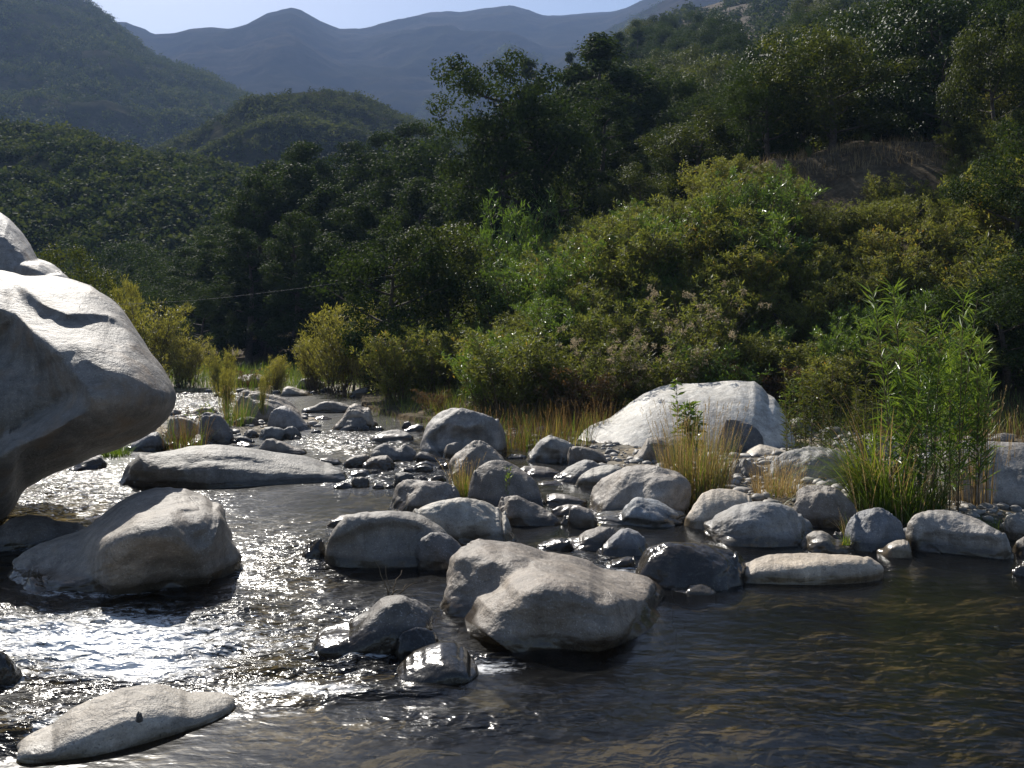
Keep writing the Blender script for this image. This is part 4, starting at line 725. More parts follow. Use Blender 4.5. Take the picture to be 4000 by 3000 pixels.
def plant(name, loc, parts, label, cat, group=None, rz=0.0, sc=1.0):
    e = empty(name, loc, rz, sc); tag(e, label, cat, group)
    for nm, me in parts:
        if me is not None: link(nm, me, e)
    return e
def gz(x, y): return float(near_ground(np.array([x]), np.array([y]))[0])

# ------------------------------------------------------------------ hillside trees
rs = np.random.RandomState(21)
TV = {}
TV['broad'] = [tree_meshes(100+i, 6.5, 2.7, 'broad', 0.115, 340, 62) for i in range(4)]
TV['olive'] = [tree_meshes(120+i, 5.5, 2.6, 'broad', 0.11, 320, 58, M_OLIVE) for i in range(3)]
TV['tall'] = [tree_meshes(140+i, 10.0, 2.3, 'tall', 0.13, 330, 78) for i in range(4)]
TV['cone'] = [tree_meshes(160+i, 7.5, 1.6, 'cone', 0.14, 220, 52) for i in range(2)]
TV['open'] = [tree_meshes(180, 11.5, 2.7, 'open', 0.14, 260, 74, None, 0.28, 0.2)]
TV['glossy'] = [tree_meshes(190+i, 7.0, 3.0, 'broad', 0.15, 260, 64, M_GLOSS) for i in range(2)]
HB = {'broad': 6.5, 'olive': 5.5, 'tall': 10.0, 'cone': 7.5, 'open': 11.5, 'glossy': 7.0}
TNAME = {'broad': 'evergreen_tree', 'olive': 'olive_green_tree', 'tall': 'tall_evergreen_tree', 'cone': 'conical_tree', 'open': 'open_crowned_tree', 'glossy': 'glossy_leaved_tree'}
taken = []
def tree(kind, x, y, H, label, group=None, wide=1.0, var=None, z=None):
    vs = TV[kind]; tr, cr = vs[rs.randint(len(vs)) if var is None else var]; s = H/HB[kind]
    z = float(slope(np.array([x]), np.array([y]))[0]) if z is None else z
    taken.append((x, y, 0.27*H*wide if kind != 'tall' else 0.17*H*wide))
    return plant(TNAME[kind], (x, y, z-0.15), [('trunk', tr), ('crown', cr)], label, 'tree', group, rs.rand()*6.283, (s*wide, s*wide, s))
def tree_px(kind, px, Y, ytop, label, group=None, wide=1.0, var=None):
    x = gx(px, Y); z = float(slope(np.array([x]), np.array([Y]))[0]); top = CH+(HOR-ytop)/F*Y
    return tree(kind, x, Y, max(top-z, 1.5), label, group, wide, var, z)
# landmark trees
tree_px('open', 1960, 42, 190, 'tallest dark tree with open ragged crown, standing against the far blue mountain', None, 1.0)
tree_px('broad', 2110, 43, 300, 'dark tree leaning on the right side of the tallest ragged tree')
tree_px('tall', 2370, 58, 150, 'grey-green tall feathery tree right of the tallest ragged tree', None, 1.6)
tree_px('olive', 2740, 39, 430, 'dense dome of yellow-flecked foliage in the middle of the hillside', None, 1.35)
tree_px('olive', 2480, 36.5, 640, 'lower yellow-flecked tree at the left foot of the dense dome', None, 1.2)
tree_px('glossy', 3080, 48, 130, 'glossy dark tree with glittering leaves below the bare earth patch', None, 1.0)
tree_px('glossy', 3330, 46, 40, 'large glossy dark tree on the upper hillside right of the bare earth patch', None, 1.1)
tree_px('olive', 3560, 41, 230, 'light green tree with upright shoots high on the right hillside', None, 1.0)
tree_px('broad', 2960, 43, 560, 'shaded dark tree just above the grassy ledge of the bank', None, 1.1)
tree_px('broad', 3400, 43, 420, 'black shaded tree behind the right half of the grassy ledge', None, 1.2)
tree_px('olive', 3880, 30, 60, 'tall yellow-green tree at the upper right corner', None, 0.75)
tree_px('broad', 3960, 23.5, 480, 'dark dense tree filling the right edge below the yellow-green one', None, 0.95)
tree_px('broad', 4150, 21.0, 900, 'low dark tree at the right edge shading the bank behind the canes', None, 1.3)
tree_px('broad', 3650, 41, 330, 'dark tree behind the right end of the grassy ledge', None, 1.2)
tree_px('broad', 3930, 20.6, 1020, 'black-shaded bushy tree at the right edge behind the canes', None, 1.35)
tree_px('cone', 2485, 150, 62, 'slender conical tree on the skyline where the hill meets the sky')
tree_px('cone', 2420, 130, 118, 'smaller conical tree on the skyline left of the slender one')
tree_px('cone', 2245, 116, 205, 'dark conical tree on the skyline right of the round-topped ridge trees')
tree_px('cone', 2100, 98, 228, 'small dark spire of a tree on the skyline just right of the tallest tree')
tree_px('broad', 1545, 28.5, 850, 'dark glossy tree at the water end of the right bank, cable ending in it', None, 1.0)
tree_px('olive', 1720, 30, 880, 'mid green tree behind the dark glossy one at the end of the bank', None, 1.0)
tree_px('broad', 1740, 60, 540, 'dark tree on the crest left of the tallest ragged tree', None, 1.1)
tree_px('tall', 1225, 62, 552, 'dark round-headed tree sticking up above the steep forest', None, 0.95)
tree_px('tall', 1010, 56, 690, 'tall tree at the left corner of the steep dark forest', None, 1.1)
tree_px('tall', 1300, 52, 730, 'broad tall tree in the centre of the steep dark forest', None, 1.4)
tree_px('tall', 1480, 54, 640, 'tall tree in the steep forest left of the river bank trees', None, 1.3)
tree_px('olive', 250, 33, 965, 'bright green bush-like tree behind the smooth rounded boulder', None, 0.8)
for k, (px, Y, yt) in enumerate(((900, 60, 800), (1110, 58, 640), (1400, 60, 600), (1570, 58, 610), (1640, 48, 700), (980, 50, 880), (1150, 47, 830), (1270, 44, 960), (1400, 46, 800), (1500, 42, 900), (1060, 66, 640), (1350, 70, 560), (1520, 72, 520), (1640, 75, 490), (1180, 70, 600), (840, 64, 880), (770, 62, 960))):
    tree_px('tall', px, Y, yt, 'dark evergreen packed in the steep forest behind the yellow shrubs', 'dark evergreens packed in the steep forest behind the yellow shrubs', rs.uniform(1.0, 1.5))
for k, (px, Y, yt) in enumerate(((690, 66, 1010), (600, 70, 990), (500, 74, 1040), (390, 76, 1020), (300, 80, 1040), (620, 58, 1120), (480, 62, 1130), (360, 64, 1120), (200, 76, 1040), (100, 80, 1010), (0, 80, 1000), (730, 55, 1080), (800, 50, 1120), (560, 78, 960), (430, 84, 960))):
    tree_px('broad', px, Y, yt, 'dark tree in the lower wood seen over the huge overhanging boulder', 'dark trees of the lower wood seen over the huge overhanging boulder', rs.uniform(0.9, 1.25))
# the mass of the hillside, by zone
def try_place(n, tmin, tmax, ymin, ymax, kinds, hr, label, group, smin=16.5, extra=None, dk=1.0, ):
    got = 0
    for _ in range(n*40):
        if got >= n: break
        t = rs.uniform(tmin, tmax); y = math.exp(rs.uniform(math.log(ymin), math.log(ymax))); x = t*y
        s = float(sdist(FOOT, np.array([x]), np.array([y]))[0])
        if s < smin or y > np.interp(t, RT, RY)+2 or (extra and not extra(x, y, s)): continue
        H = rs.uniform(*hr)*(1+0.0025*y); rad = 0.26*H*dk
        if any((x-a)**2+(y-b)**2 < ((rad+c)*0.78)**2 for a, b, c in taken): continue
        tree(kinds[rs.randint(len(kinds))], x, y, H, label, group, rs.uniform(0.95, 1.3)); got += 1
try_place(34, -0.13, 0.10, 42, 92, ['broad', 'broad', 'tall', 'olive'], (4.5, 7), 'dark green tree on the crest between the tallest tree and the steep forest', 'trees on the crest left of centre', 6)
try_place(26, -0.03, 0.36, 27, 46, ['broad', 'broad', 'olive'], (3.0, 4.4), 'shaded dark tree in the hollow behind the bank shrubs', 'shaded trees in the hollow behind the bank', 12.5, lambda x, y, s: s > 14.5 or x/y < 0.2)
try_place(52, 0.02, 0.22, 36, 190, ['broad', 'broad', 'olive', 'broad'], (4.5, 7), 'rounded dark green tree on the slope between the tallest tree and the bare earth patch', 'rounded trees on the middle slope')
bare = lambda x, y, s: not (0.24 < x/y < 0.30 and y > 85)
try_place(62, 0.20, 0.42, 33, 140, ['broad', 'glossy', 'broad', 'olive'], (4.5, 7.2), 'dark tree on the steep hillside above the grassy ledge', 'dark trees above the grassy ledge', 18, bare)
try_place(34, 0.40, 0.66, 31, 110, ['broad', 'glossy', 'broad'], (5, 8), 'dark tree crowding the top right of the hillside', 'dark trees at the top right of the hillside', 17)

# ------------------------------------------------------------------ shrubs of the right bank
SV = [shrub_meshes(300+i, 2.1, 1.15, 32, 11, 27, 0.098, 0.27, M_BUSH, 0.38, 0.45, 0, (0.42, 0.55, 0.36, 0.62, 0.48)[i]) for i in range(5)]
SG = [shrub_meshes(320+i, 2.0, 1.1, 26, 10, 30, 0.095, 0.22, M_GREEN, 0.45, 0.3, 0, 0.42) for i in range(2)]
SF = [shrub_meshes(330+i, 1.7, 1.0, 26, 9, 24, 0.07, 0.3, M_BUSH, 0.2, 0.4, 48, 0.33) for i in range(2)]
SB = [shrub_meshes(340+i, 1.5, 1.1, 24, 9, 22, 0.07, 0.3, M_BROWN, 0.1, 0.3, 0, 0.45) for i in range(2)]
SW = [shrub_meshes(350+i, 3.0, 1.35, 34, 10, 26, 0.13, 0.20, M_WILLOW, 0.75, 0.2, 0, 0.45) for i in range(2)]
NP = {'bush': ('leafy_shrub', SV), 'green': ('green_shrub', SG), 'fluff': ('seedhead_shrub', SF), 'brown': ('dry_shrub', SB), 'willow': ('willow_shrub', SW)}
HS0 = {'bush': 2.1, 'green': 2.0, 'fluff': 1.7, 'brown': 1.5, 'willow': 3.0}
sh_taken = []
def shrub(kind, x, y, H, label, group=None, wide=1.0, z=None, var=None):
    nm, vs = NP[kind]; st, fo, fl = vs[rs.randint(len(vs)) if var is None else var % len(vs)]; s = H/HS0[kind]; z = gz(x, y) if z is None else z
    sh_taken.append((x, y)); return plant(nm, (x, y, z), [('stem', st), ('foliage', fo), ('blossom', fl)], label, 'shrub', group, rs.rand()*6.283, (s*wide, s*wide, s))
def shrub_px(kind, px, Y, ytop, label, group=None, wide=1.0, var=None):
    x = gx(px, Y); z = gz(x, Y); return shrub(kind, x, Y, max(CH+(HOR-ytop)/F*Y-z, 0.5), label, group, wide, z, var)
shrub_px('willow', 1330, 31, 1190, 'bright yellow-green willow shrub on the far shore right of centre of the pool', None, 1.1, 0)
shrub_px('willow', 1230, 32.5, 1330, 'lower yellow willow shrub left of the bright yellow-green one', None, 1.2, 1)
shrub_px('willow', 1450, 30, 1330, 'yellow-green shrub squeezed between the willow and the dark bank tree', None, 1.0, 1)
shrub_px('willow', 600, 34, 1175, 'golden yellow willow shrub beside the huge overhanging boulder', None, 1.15, 0)
shrub_px('willow', 475, 36, 1115, 'golden sprig of willow peeping over the slope of the huge boulder', None, 0.5, 1)
shrub_px('willow', 720, 33, 1330, 'low golden willow shrub right of the taller golden one', None, 1.3, 1)
shrub_px('willow', 870, 30.5, 1360, 'thin upright yellow willow sprout behind the far dark boulder', None, 0.7, 0)
shrub_px('willow', 1070, 31.5, 1400, 'small yellowish shrub behind the white-topped boulder', None, 1.0, 1)
shrub_px('brown', 960, 33, 1420, 'brownish low shrub in front of the dark forest foot')
shrub_px('willow', 885, 21.5, 1440, 'young willow growing among the upstream boulders', None, 0.45, 0)
shrub_px('willow', 1025, 21.2, 1480, 'slim willow sprout in front of the long sloping boulder', None, 0.22, 1)
shrub_px('willow', 560, 27, 1440, 'yellowish shrub low beside the tip of the huge boulder', None, 1.2, 1)
shrub_px('fluff', 2560, 20.6, 1180, 'shrub with clusters of beige fluffy seed heads above the white giant', None, 1.1, 0)
shrub_px('fluff', 2370, 20.4, 1250, 'shrub with tan seed heads left above the white giant', None, 1.0, 1)
shrub_px('fluff', 2700, 22.2, 1040, 'higher seed-head shrub with pale tufts right above the white giant', None, 1.0, 0)
shrub_px('fluff', 2480, 19.8, 1420, 'low shrub dotted with beige seed heads beside the white giant', None, 0.9, 1)
shrub_px('brown', 2270, 20.0, 1390, 'brown withered shrub in the middle of the bank foliage')
shrub_px('brown', 2960, 20.4, 1360, 'brown withered shrub behind the right shoulder of the white giant')
shrub_px('brown', 1690, 22.3, 1500, 'brown trailing shrub hanging over the dark pool')
shrub_px('green', 2020, 34, 720, 'light green young tree-like shrub in front of the dark hollow', None, 0.7, 0)
shrub_px('green', 3160, 33.5, 570, 'light green sprig standing left on the grassy ledge', None, 0.5, 1)
shrub_px('green', 3385, 33.5, 575, 'small broad-leaved weed on the grassy ledge', None, 0.6, 0)
SH_LIM = ([1400, 1500, 1900, 2300, 2600, 2950, 3250, 3700, 3800, 4000, 4300], [1200, 1130, 980, 850, 730, 640, 720, 620, 420, 300, 300])
for px_, Y_, yt_, lb_ in ((2770, 31.5, 610, 'yellow-green shrub hiding the low end of the grassy ledge'), (2880, 32, 600, 'rounded shrub at the start of the grassy ledge'), (2990, 32, 620, 'shrub standing before the left part of the grassy ledge'), (3090, 32, 665, 'low shrub just left of the sprig on the grassy ledge')):
    shrub_px('bush', px_, Y_, yt_, lb_, None, 1.1)
def bank_shrubs(n, pmin, pmax, s0, s1, kinds, hr, label, group, gapd=0.95):
    got = 0
    for _ in range(n*60):
        if got >= n: break
        px = rs.uniform(pmin, pmax); y = rs.uniform(16, 40); x = gx(px, y); s = float(sdist(FOOT, np.array([x]), np.array([y]))[0])
        if s < s0 or s > s1 or any((x-a)**2+(y-b)**2 < gapd**2 for a, b in sh_taken): continue
        H = rs.uniform(*hr); top = HOR-F*(gz(x, y)+H*0.95-CH)/y
        if top < np.interp(px, *SH_LIM): continue
        shrub(kinds[rs.randint(len(kinds))], x, y, H, label, group, rs.uniform(0.9, 1.25)); got += 1
bank_shrubs(18, 1500, 2050, -0.3, 3.8, ['bush', 'bush', 'bush', 'green'], (1.5, 2.2), 'leafy yellow-green shrub at the pool end of the bank', 'leafy shrubs at the pool end of the bank')
bank_shrubs(26, 1900, 3000, 0.0, 4.0, ['bush', 'bush', 'green', 'bush'], (1.4, 2.1), 'leafy shrub crowding the bank foot behind the white giant', 'leafy shrubs at the bank foot behind the white giant')
bank_shrubs(15, 2950, 3780, 0.0, 3.8, ['bush', 'bush', 'green'], (1.4, 2.0), 'leafy shrub at the bank foot behind the tall canes', 'leafy shrubs at the bank foot behind the canes')
bank_shrubs(54, 1750, 2980, 3.6, 15, ['bush', 'bush', 'bush', 'green'], (1.7, 2.9), 'yellow-green shrub high on the bank left of the grassy ledge', 'yellow-green shrubs high on the bank')
bank_shrubs(44, 2900, 3800, 3.4, 12.3, ['bush'], (1.2, 1.9), 'leafy yellow-green shrub on the slope just below the grassy ledge', 'leafy shrubs below the grassy ledge')
bank_shrubs(22, 3700, 4300, 3.0, 15, ['bush'], (1.8, 3.0), 'tall yellow-green shrub right of the grassy ledge', 'tall shrubs right of the grassy ledge')

# ------------------------------------------------------------------ grasses and herbs among the stones
def tuft(px, py, H, R, label, straw=200, green=120, lean=0.22, curve=0.5, wd=0.007, seed=1, heads=40, azb=None, ell=(1, 1), name='grass_tuft', tint=(0.2, 0.95), z=None, smat=None):
    y = gy(py, 0.08); x = gx(px, y); z = max(gz(x, y), 0.0) if z is None else z; parts = []
    if green: parts.append(('blade', tuft_meshes(seed, green, H*0.8, R*0.9, lean, curve, wd*1.1, M_BLADE, tint, azb, 5, 0, ell)))
    if straw:
        b = tuft_meshes(seed+1, straw, H, R, lean, curve*0.8, wd*0.8, smat or M_STRAW, (0.1, 0.95), azb, 5, heads, ell); parts.append(('stalk', b))
    return plant(name, (x, y, z), parts, label, 'grass', 'grass tufts among the boulders')
tuft(2720, 1945, 1.3, 0.36, 'big straw-coloured grass tuft with green base right of the speckled grey dome', 560, 420, 0.20, 0.35, 0.007, 11, 170, None, (1.15, 0.7))
tuft(3040, 1930, 0.55, 0.30, 'tan dry grass tuft between the cream boulder and the arching grass', 420, 60, 0.30, 0.5, 0.006, 13, 60)
tuft(1812, 1915, 0.62, 0.13, 'grass tuft with bright green base in the middle of the stream boulders', 120, 150, 0.30, 0.4, 0.007, 15, 40)
tuft(720, 1735, 0.85, 0.42, 'straw grass in front of the tan sloping boulder near the overhang', 170, 90, 0.26, 0.6, 0.008, 17, 60, smat=M_DRYB)
tuft(930, 1660, 1.0, 0.35, 'green and straw stems beside the long sloping boulder upstream', 40, 190, 0.24, 0.5, 0.009, 19, 20, tint=(0.0, 0.7))
tuft(1030, 1640, 0.9, 0.10, 'thin tuft of yellow stems in front of the long sloping boulder', 20, 60, 0.14, 0.3, 0.009, 20, 10, tint=(0.1, 0.8))
for i, (px, py, H, R, lab) in enumerate(((1900, 1745, 0.85, 0.30, 'brown dry grass clump right beside the big rounded bank boulder'), (2000, 1735, 0.8, 0.34, 'brown dry grass clump in the middle of the bank edge row'), (2120, 1745, 0.85, 0.36, 'dense brown grass clump left of the peaked boulder'), (2230, 1735, 0.9, 0.36, 'dark brown grass clump just behind the peaked boulder'), (1810, 1700, 0.6, 0.25, 'thin brown grass growing on the flank of the big rounded bank boulder'), (2330, 1700, 0.8, 0.3, 'brown grass clump at the left edge of the white giant'))):
    tuft(px, py, H, R, lab, 130, 90, 0.22, 0.4, 0.008, 31+2*i, 40, None, (1.2, 0.7), smat=M_DRYB)
tuft(3055, 1700, 0.55, 0.16, 'small green-gold grass tuft at the right foot of the white giant', 90, 160, 0.5, 0.7, 0.008, 51, 20)
tuft(1655, 2025, 0.30, 0.07, 'few bright green blades growing between two domed boulders', 0, 26, 0.45, 0.5, 0.007, 53, 0)
tuft(1770, 2095, 0.26, 0.05, 'tiny green blade sprig right of the two domed boulders', 0, 18, 0.4, 0.5, 0.007, 54, 0)
tuft(450, 1760, 0.45, 0.25, 'small green weed in the shade below the huge overhang', 0, 220, 0.35, 0.8, 0.014, 55, 0, tint=(0.1, 0.6))
tuft(3340, 2060, 0.35, 0.14, 'short grass at the foot of the shaded boulder by the blue-dark one', 40, 70, 0.4, 0.8, 0.008, 57, 0)
tuft(3890, 2040, 0.28, 0.35, 'low bright green grass behind the turtle-shaped boulder', 0, 360, 0.4, 0.8, 0.007, 59, 0, tint=(0.1, 0.55), ell=(1.6, 0.6))
tuft(3305, 2120, 0.16, 0.05, 'tiny green sprig on the pale folded stone', 0, 40, 0.5, 0.6, 0.008, 61, 0, z=0.14)
tuft(3940, 1930, 1.25, 0.35, 'loose pale dry stalks at the right edge', 60, 10, 0.20, 0.2, 0.008, 63, 40)
# arching green grass, canes, dry canes
tuft(3420, 1975, 1.75, 0.26, 'arching long green grass drooping left over the grooved boulder', 50, 420, 0.50, 1.5, 0.014, 71, 10, math.pi*1.02, name='arching_grass', tint=(0.15, 0.75))
tuft(3520, 2000, 1.05, 0.42, 'upright dense green grass at the base of the tall canes', 110, 620, 0.28, 0.7, 0.011, 73, 40, name='upright_grass', tint=(0.0, 0.6), ell=(1.25, 0.7))
def cane_meshes(seed, n, H, R, per=60, leaf=0.15, wd=0.11, ell=(1.3, 0.6), mat=None, up=0.7, low=0.2):
    rs2 = np.random.RandomState(seed); T = Acc(); P = []; A = []; TT = []
    for i in range(n):
        a = rs2.rand()*6.283; r = R*math.sqrt(rs2.rand()); h = H*rs2.uniform(0.55, 1.05); q = np.linspace(0, 1, 9); dx, dy = rs2.normal(0, 0.065*H, 2)
        p = np.stack([math.cos(a)*r*ell[0]+dx*q**1.6, math.sin(a)*r*ell[1]+dy*q**1.6, h*q-0.1], 1); T.add(*tube(p, 0.007*(1-0.75*q)+0.001, 5), 0.4)
        m = int(per*rs2.uniform(0.8, 1.2)*h/H); u = low+(1-low)*rs2.rand(m)**0.8; j = np.minimum((u*8).astype(int), 7); pos = p[j]+(p[j+1]-p[j])*(u*8-j)[:, None]
        az = rs2.rand(m)*6.283; ax = np.stack([np.cos(az), np.sin(az), up+0.5*rs2.normal(size=m)], 1); P.append(pos); A.append(ax); TT.append(np.clip(0.35+0.3*u+0.35*(rs2.rand(m)-0.5), 0, 1))
    P = np.concatenate(P); A = np.concatenate(A); TT = np.concatenate(TT); L = leaf*rs2.uniform(0.6, 1.3, len(P)); v, f = leaves(P, A, np.cross(A, np.random.RandomState(seed).normal(size=A.shape))*0.6+np.array([0, 0, 1.0]), L, L*wd, 0.15)
    return T.mesh('stem', M_STEM), mesh_np('foliage', v, f, mat or M_GREEN, np.repeat(TT, 4), smooth=False)
def canes(px, py, label, args, sc=1.0, name='cane_plant', cat='plant', rz=0.0, kw={}):
    y = gy(py, 0.08); x = gx(px, y); st, lf = cane_meshes(*args, **kw); return plant(name, (x, y, max(gz(x, y), 0.0)), [('stem', st), ('foliage', lf)], label, cat, None, rz, sc)
canes(3620, 1990, 'tall bright green cane-like plant with narrow leaves beside the dappled boulder', (81, 22, 2.65, 0.40, 105, 0.22, 0.10))
canes(3760, 1975, 'slightly lower green cane plant right of the tallest canes', (82, 14, 2.1, 0.26, 100, 0.20, 0.105))
canes(3480, 1960, 'leafy green herb left of the tallest canes', (83, 7, 1.5, 0.2, 70, 0.15, 0.10))
canes(3260, 1800, 'dark leafy herb behind the arching grass', (84, 26, 1.45, 0.6, 110, 0.12, 0.16), kw={'low': 0.1, 'mat': M_OLIVE, 'up': 0.3})
canes(3110, 1720, 'loose twiggy herb drooping over the right end of the white giant', (85, 9, 1.5, 0.3, 60, 0.10, 0.16), kw={'up': 0.1})
canes(2690, 1850, 'young green sapling with pointed leaves in front of the white giant', (86, 10, 1.45, 0.17, 52, 0.13, 0.34), kw={'up': 0.25, 'low': 0.42})
canes(1985, 1950, 'single thin green shoot against the smooth mid-grey boulder', (87, 2, 0.55, 0.02, 26, 0.07, 0.2))
canes(780, 1700, 'sparse green sprigs beside the straw grass upstream', (88, 8, 0.8, 0.3, 26, 0.10, 0.18))
tuft(3800, 1965, 1.5, 0.28, 'dry pale cane stalks standing right of the green canes', 70, 0, 0.10, 0.15, 0.010, 91, 20, name='dry_canes')
# waterside herbs and grass under the shrubs: nobody could count them
def fringe(name, label, n, pmin, pmax, s0, s1, hr, mats, seed, wd=0.008, yr=(15, 27)):
    r2 = np.random.RandomState(seed); px = r2.uniform(pmin, pmax, n*6); y = r2.uniform(*yr, n*6); x = gx(px, y); s = sdist(FOOT, x, y); m = (s > s0) & (s < s1); x = x[m][:n]; y = y[m][:n]
    den = fbm(P3(x*0.9, y*0.9, 3.3), 3); keep = den+r2.rand(len(x))*0.9 > 0.25; x = x[keep]; y = y[keep]; b = P3(x, y, near_ground(x, y)-0.03); k = len(x)
    hh = r2.uniform(*hr, k)*(0.7+0.5*np.clip(fbm(P3(x*0.7, y*0.7, 8.0), 2)+0.5, 0, 1)); v, f = blades(b, r2.rand(k)*6.283, np.abs(r2.normal(0.15, 0.15, k)), hh, r2.uniform(0.1, 1.2, k), wd*r2.uniform(0.6, 1.4, k), 4)
    o = link(name, mesh_np(name, v, f, mats, np.repeat(np.clip(r2.rand(k)*0.7+0.3*den[keep]+0.1, 0, 1), 10))); tag(o, label, 'grass', kind='stuff')
fringe('grass', 'brown and green grass along the foot of the bank', 5000, 1650, 4200, -2.0, 0.8, (0.2, 0.55), M_DRYB, 5)
fringe('grass', 'green grass between the bank shrubs', 9000, 1450, 4200, -1.2, 2.0, (0.25, 0.6), M_BLADE, 6, 0.010)
fringe('grass', 'dry grass on the ledge of the bank', 5000, 2700, 3900, 12.2, 16.0, (0.2, 0.5), M_STRAW, 8, 0.010, (26, 44))

fringe('grass', 'rank green grass on the far bank under the yellow shrubs', 9000, 420, 1560, -30, 0.5, (0.3, 0.9), M_BLADE, 9, 0.016, (31.5, 44))

# ------------------------------------------------------------------ scrub woods on the far hills (stuff)
def wood(name, label, zf, n, trange, urange, size, nq, seed, clump=0.6, mat=None, tall=1.0):
    r2 = np.random.RandomState(seed); t = r2.uniform(*trange, n*3); u = r2.uniform(*urange, n*3)**0.85; p = zf(t, u); den = fbm(P3(p[:, 0]/(size*9), p[:, 1]/(size*9), 2.0), 3)
    keep = np.where(den+r2.rand(n*3)*1.1 > clump)[0][:n]; p = p[keep]; k = len(p); S = size*r2.uniform(0.45, 1.25, k)*(1+0.3*np.clip(den[keep], -1, 1))
    d = unit(r2.normal(size=(k, nq, 3))); d[:, :, 2] = np.abs(d[:, :, 2])*1.0; lump = 1+0.35*np.sin(d[:, :, 0]*5+np.arange(k)[:, None])*np.cos(d[:, :, 1]*4)
    pos = p[:, None, :]+d*(S[:, None]*r2.uniform(0.55, 1.0, (k, nq))*lump)[:, :, None]*np.array([0.8, 0.8, 1.05*tall])-np.array([0, 0, 0.1])*S[:, None, None]
    nrm = unit(d+r2.normal(0, 0.55, d.shape)); ax = np.cross(nrm, r2.normal(size=d.shape)); L = np.repeat(S, nq)*r2.uniform(0.17, 0.36, k*nq)
    v, f = leaves((pos.reshape(-1, 3)), ax.reshape(-1, 3), nrm.reshape(-1, 3), L, L*0.75, 0.1)
    tint = np.clip(np.repeat(0.45+0.5*(r2.rand(k)-0.5)+0.25*den[keep], nq)+0.25*(r2.rand(k*nq)-0.5), 0, 1)
    o = link(name, mesh_np(name, v, f, mat or M_FAR, np.repeat(tint, 4), smooth=False)); tag(o, label, 'forest', kind='stuff')
wood('forest', 'dense scrub wood covering the near left hill', Z_LEFT, 5000, (-0.75, -0.03), (0.0, 1.08), 1.9, 120, 41, 0.25)
wood('forest', 'scrub covering the rounded middle hill', Z_MID, 4600, (-0.50, 0.08), (0.1, 1.05), 1.9, 64, 42, 0.50, M_FARM)
wood('forest', 'scrub covering the hazy left mountain', Z_LM, 9000, (-0.75, -0.20), (0.0, 1.02), 3.4, 36, 43, 0.35)
wood('forest', 'sparse scrub on the hazy valley spur', Z_FR, 900, (-0.14, 0.16), (0.1, 1.0), 5.0, 34, 44, 0.8)

wood('forest', 'scrub wood on the far top of the right hillside', lambda t, u: P3(t*(150+260*u), 150+260*u, slope(t*(150+260*u), 150+260*u)), 900, (0.02, 0.62), (0.0, 1.0), 3.2, 110, 45, 0.35)
# gravel and cobbles on the bar and on the river bed
def cobbles(name, label, n, seed, size, fz, ok, level=2, span=(-1.0, 1.0, 3.2, 24.0)):
    r2 = np.random.RandomState(seed); t = r2.uniform(span[0], span[1], n*5); y = np.exp(r2.uniform(math.log(span[2]), math.log(span[3]), n*5)); x = t*y; m = ok(x, y); x = x[m][:n]; y = y[m][:n]; k = len(x)
    D, f = ico(level); nv = len(D); S = size[0]*(size[1]/size[0])**(r2.rand(k)**2.2); ax = np.stack([r2.uniform(0.8, 1.4, k), r2.uniform(0.7, 1.1, k), r2.uniform(0.4, 0.8, k)], 1)*S[:, None]
    off = r2.uniform(0, 90, (k, 3)); q = (D[None]*1.3+off[:, None, :]).reshape(-1, 3); w = (1+0.28*fbm(q, 2)).reshape(k, nv, 1); v = D[None]*w*ax[:, None, :]
    a = r2.rand(k)*6.283; c, s_ = np.cos(a)[:, None], np.sin(a)[:, None]; vx = v[:, :, 0]*c-v[:, :, 1]*s_; vy = v[:, :, 0]*s_+v[:, :, 1]*c; z = fz(x, y)
    V = np.stack([vx+x[:, None], vy+y[:, None], v[:, :, 2]+(z+0.25*ax[:, 2])[:, None]], -1).reshape(-1, 3)
    F_ = (f[None]+(np.arange(k)*nv)[:, None, None]).reshape(-1, 3); me = mesh_np(name, V, F_, M_GRAVEL, np.repeat(r2.rand(k), nv)); o = link(name, me); tag(o, label, 'gravel', kind='stuff')
m_g, N, L, out = newmat('gravel_stone'); at_ = N('ShaderNodeAttribute', attribute_name='tint'); g_ = N('ShaderNodeNewGeometry'); c_ = ramp(N, L, at_.outputs['Fac'], [(0.0, (0.09, 0.085, 0.08)), (0.35, (0.19, 0.175, 0.155)), (0.7, (0.27, 0.25, 0.225)), (1.0, (0.38, 0.35, 0.30))])
c_ = mixc(N, L, 0.6, c_, ramp(N, L, noise(N, L, g_.outputs['Position'], 25.0, 4, 0.65), [(0.3, (0.5, 0.5, 0.5)), (0.7, (1.3, 1.3, 1.25))]), 'MULTIPLY'); p_ = N('ShaderNodeBsdfPrincipled'); L(c_, p_.inputs['Base Color']); p_.inputs['Roughness'].default_value = 0.6; L(p_.outputs[0], out.inputs[0]); M_GRAVEL = m_g
cobbles('gravel', 'loose gravel and cobbles strewn over the stony bar', 3800, 61, (0.02, 0.11), bed, lambda x, y: (bed(x, y) > -0.12) & (sdist(FOOT, x, y) < 0.5), span=(-0.5, 0.62, 8.5, 30))
cobbles('cobbles', 'submerged cobbles on the river bed', 260, 62, (0.02, 0.09), lambda x, y: bed(x, y)-0.03, lambda x, y: bed(x, y) < -0.2, span=(-0.6, 0.62, 3.4, 12))

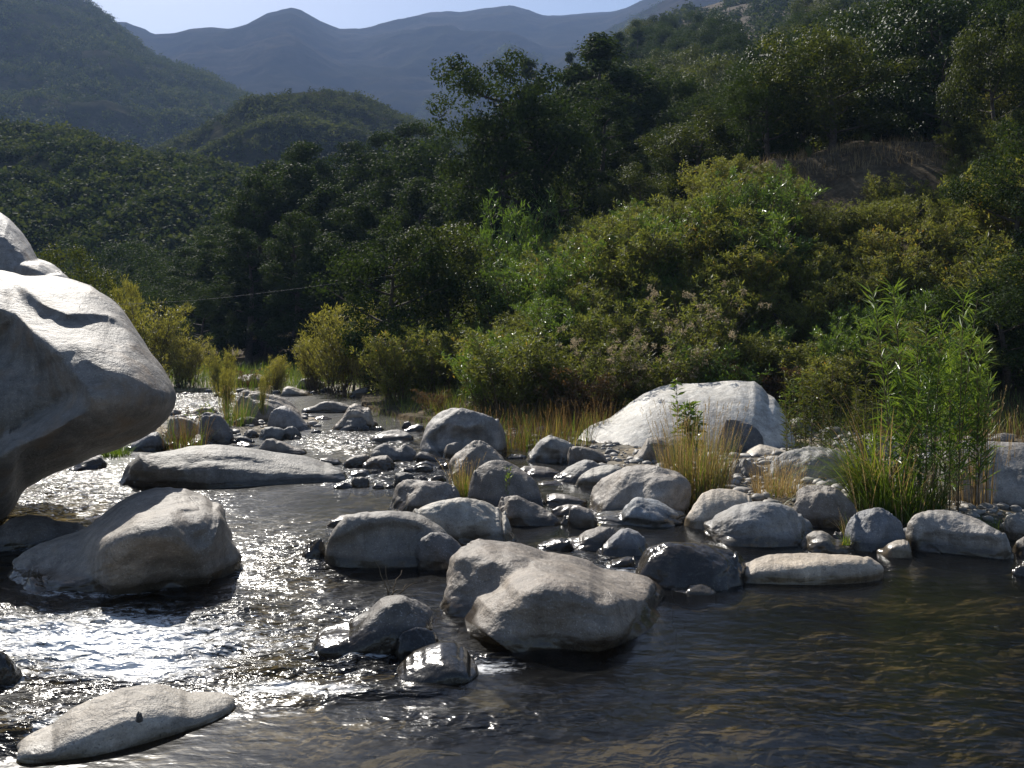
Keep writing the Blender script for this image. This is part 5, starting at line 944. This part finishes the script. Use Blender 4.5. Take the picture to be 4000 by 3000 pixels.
# ------------------------------------------------------------------ cable across the river, driftwood twigs
cx0, cx1 = gx(330, 27.0), gx(1560, 28.0); q = np.linspace(0, 1, 60)
ya, yb_ = CH+(HOR-1192)/F*27.0, CH+(HOR-1072)/F*28.0
def cab(px, py, Y): return np.array([gx(px, Y), Y, CH+(HOR-py)/F*Y])
kp = np.array([cab(330, 1196, 27.0), cab(479, 1189, 27.1), cab(814, 1171, 27.4), cab(1175, 1126, 27.7), cab(1447, 1089, 27.9), cab(1718, 1044, 28.1)])
qq = np.linspace(0, 5, 80); cpath = np.stack([np.interp(qq, range(6), kp[:, i]) for i in range(3)], 1); cpath = np.stack([np.convolve(np.pad(cpath[:, i], 6, mode='edge'), np.ones(13)/13, 'valid') for i in range(3)], 1)
m_c, N, L, out = newmat('steel_cable'); pc = N('ShaderNodeBsdfPrincipled'); pc.inputs['Base Color'].default_value = (0.06, 0.06, 0.058, 1); pc.inputs['Metallic'].default_value = 0.0; pc.inputs['Roughness'].default_value = 0.7; L(pc.outputs[0], out.inputs[0])
v, f = tube(cpath, np.full(len(cpath), 0.0048), 8); o = link('cable', mesh_np('cable', v, f, m_c)); tag(o, 'thin steel cable slung across the river in front of the dark forest', 'cable')
A = Acc(); r3 = np.random.RandomState(5); bx, by = gx(1520, gy(2330)), gy(2330)
for k in range(5):
    q = np.linspace(0, 1, 7); az = 0.3+0.5*k; p = np.array([bx, by, -0.05])+np.stack([q*0.28*math.cos(az)*(1 if k % 2 else 0.7), q*0.15*math.sin(az), 0.02+q*0.30*(0.25+0.18*k)], 1)+np.cumsum(r3.normal(0, 0.012, (7, 3)), 0); A.add(*tube(p, 0.005*(1-0.7*q)+0.0012, 5))
o = link('driftwood_twig', A.mesh('driftwood_twig', M_STEM)); tag(o, 'bare thin twig sticking out of the rapids beside the charcoal boulder', 'twig')

# ------------------------------------------------------------------ the hazy valley air
m_h, N, L, out = newmat('valley_haze'); pv = N('ShaderNodeVolumePrincipled'); pv.inputs['Color'].default_value = (0.40, 0.58, 0.98, 1); pv.inputs['Density'].default_value = 0.00027; pv.inputs['Anisotropy'].default_value = 0.1; L(pv.outputs[0], out.inputs['Volume'])
bm = bmesh.new(); bmesh.ops.create_cube(bm, size=1.0); me = bpy.data.meshes.new('haze'); bm.to_mesh(me); bm.free(); me.materials.append(m_h)
hz = link('haze', me, loc=(0, 950, 330-3.5), sc=(4200, 3300, 660)); tag(hz, 'thin blue haze filling the valley air', 'haze', kind='stuff')
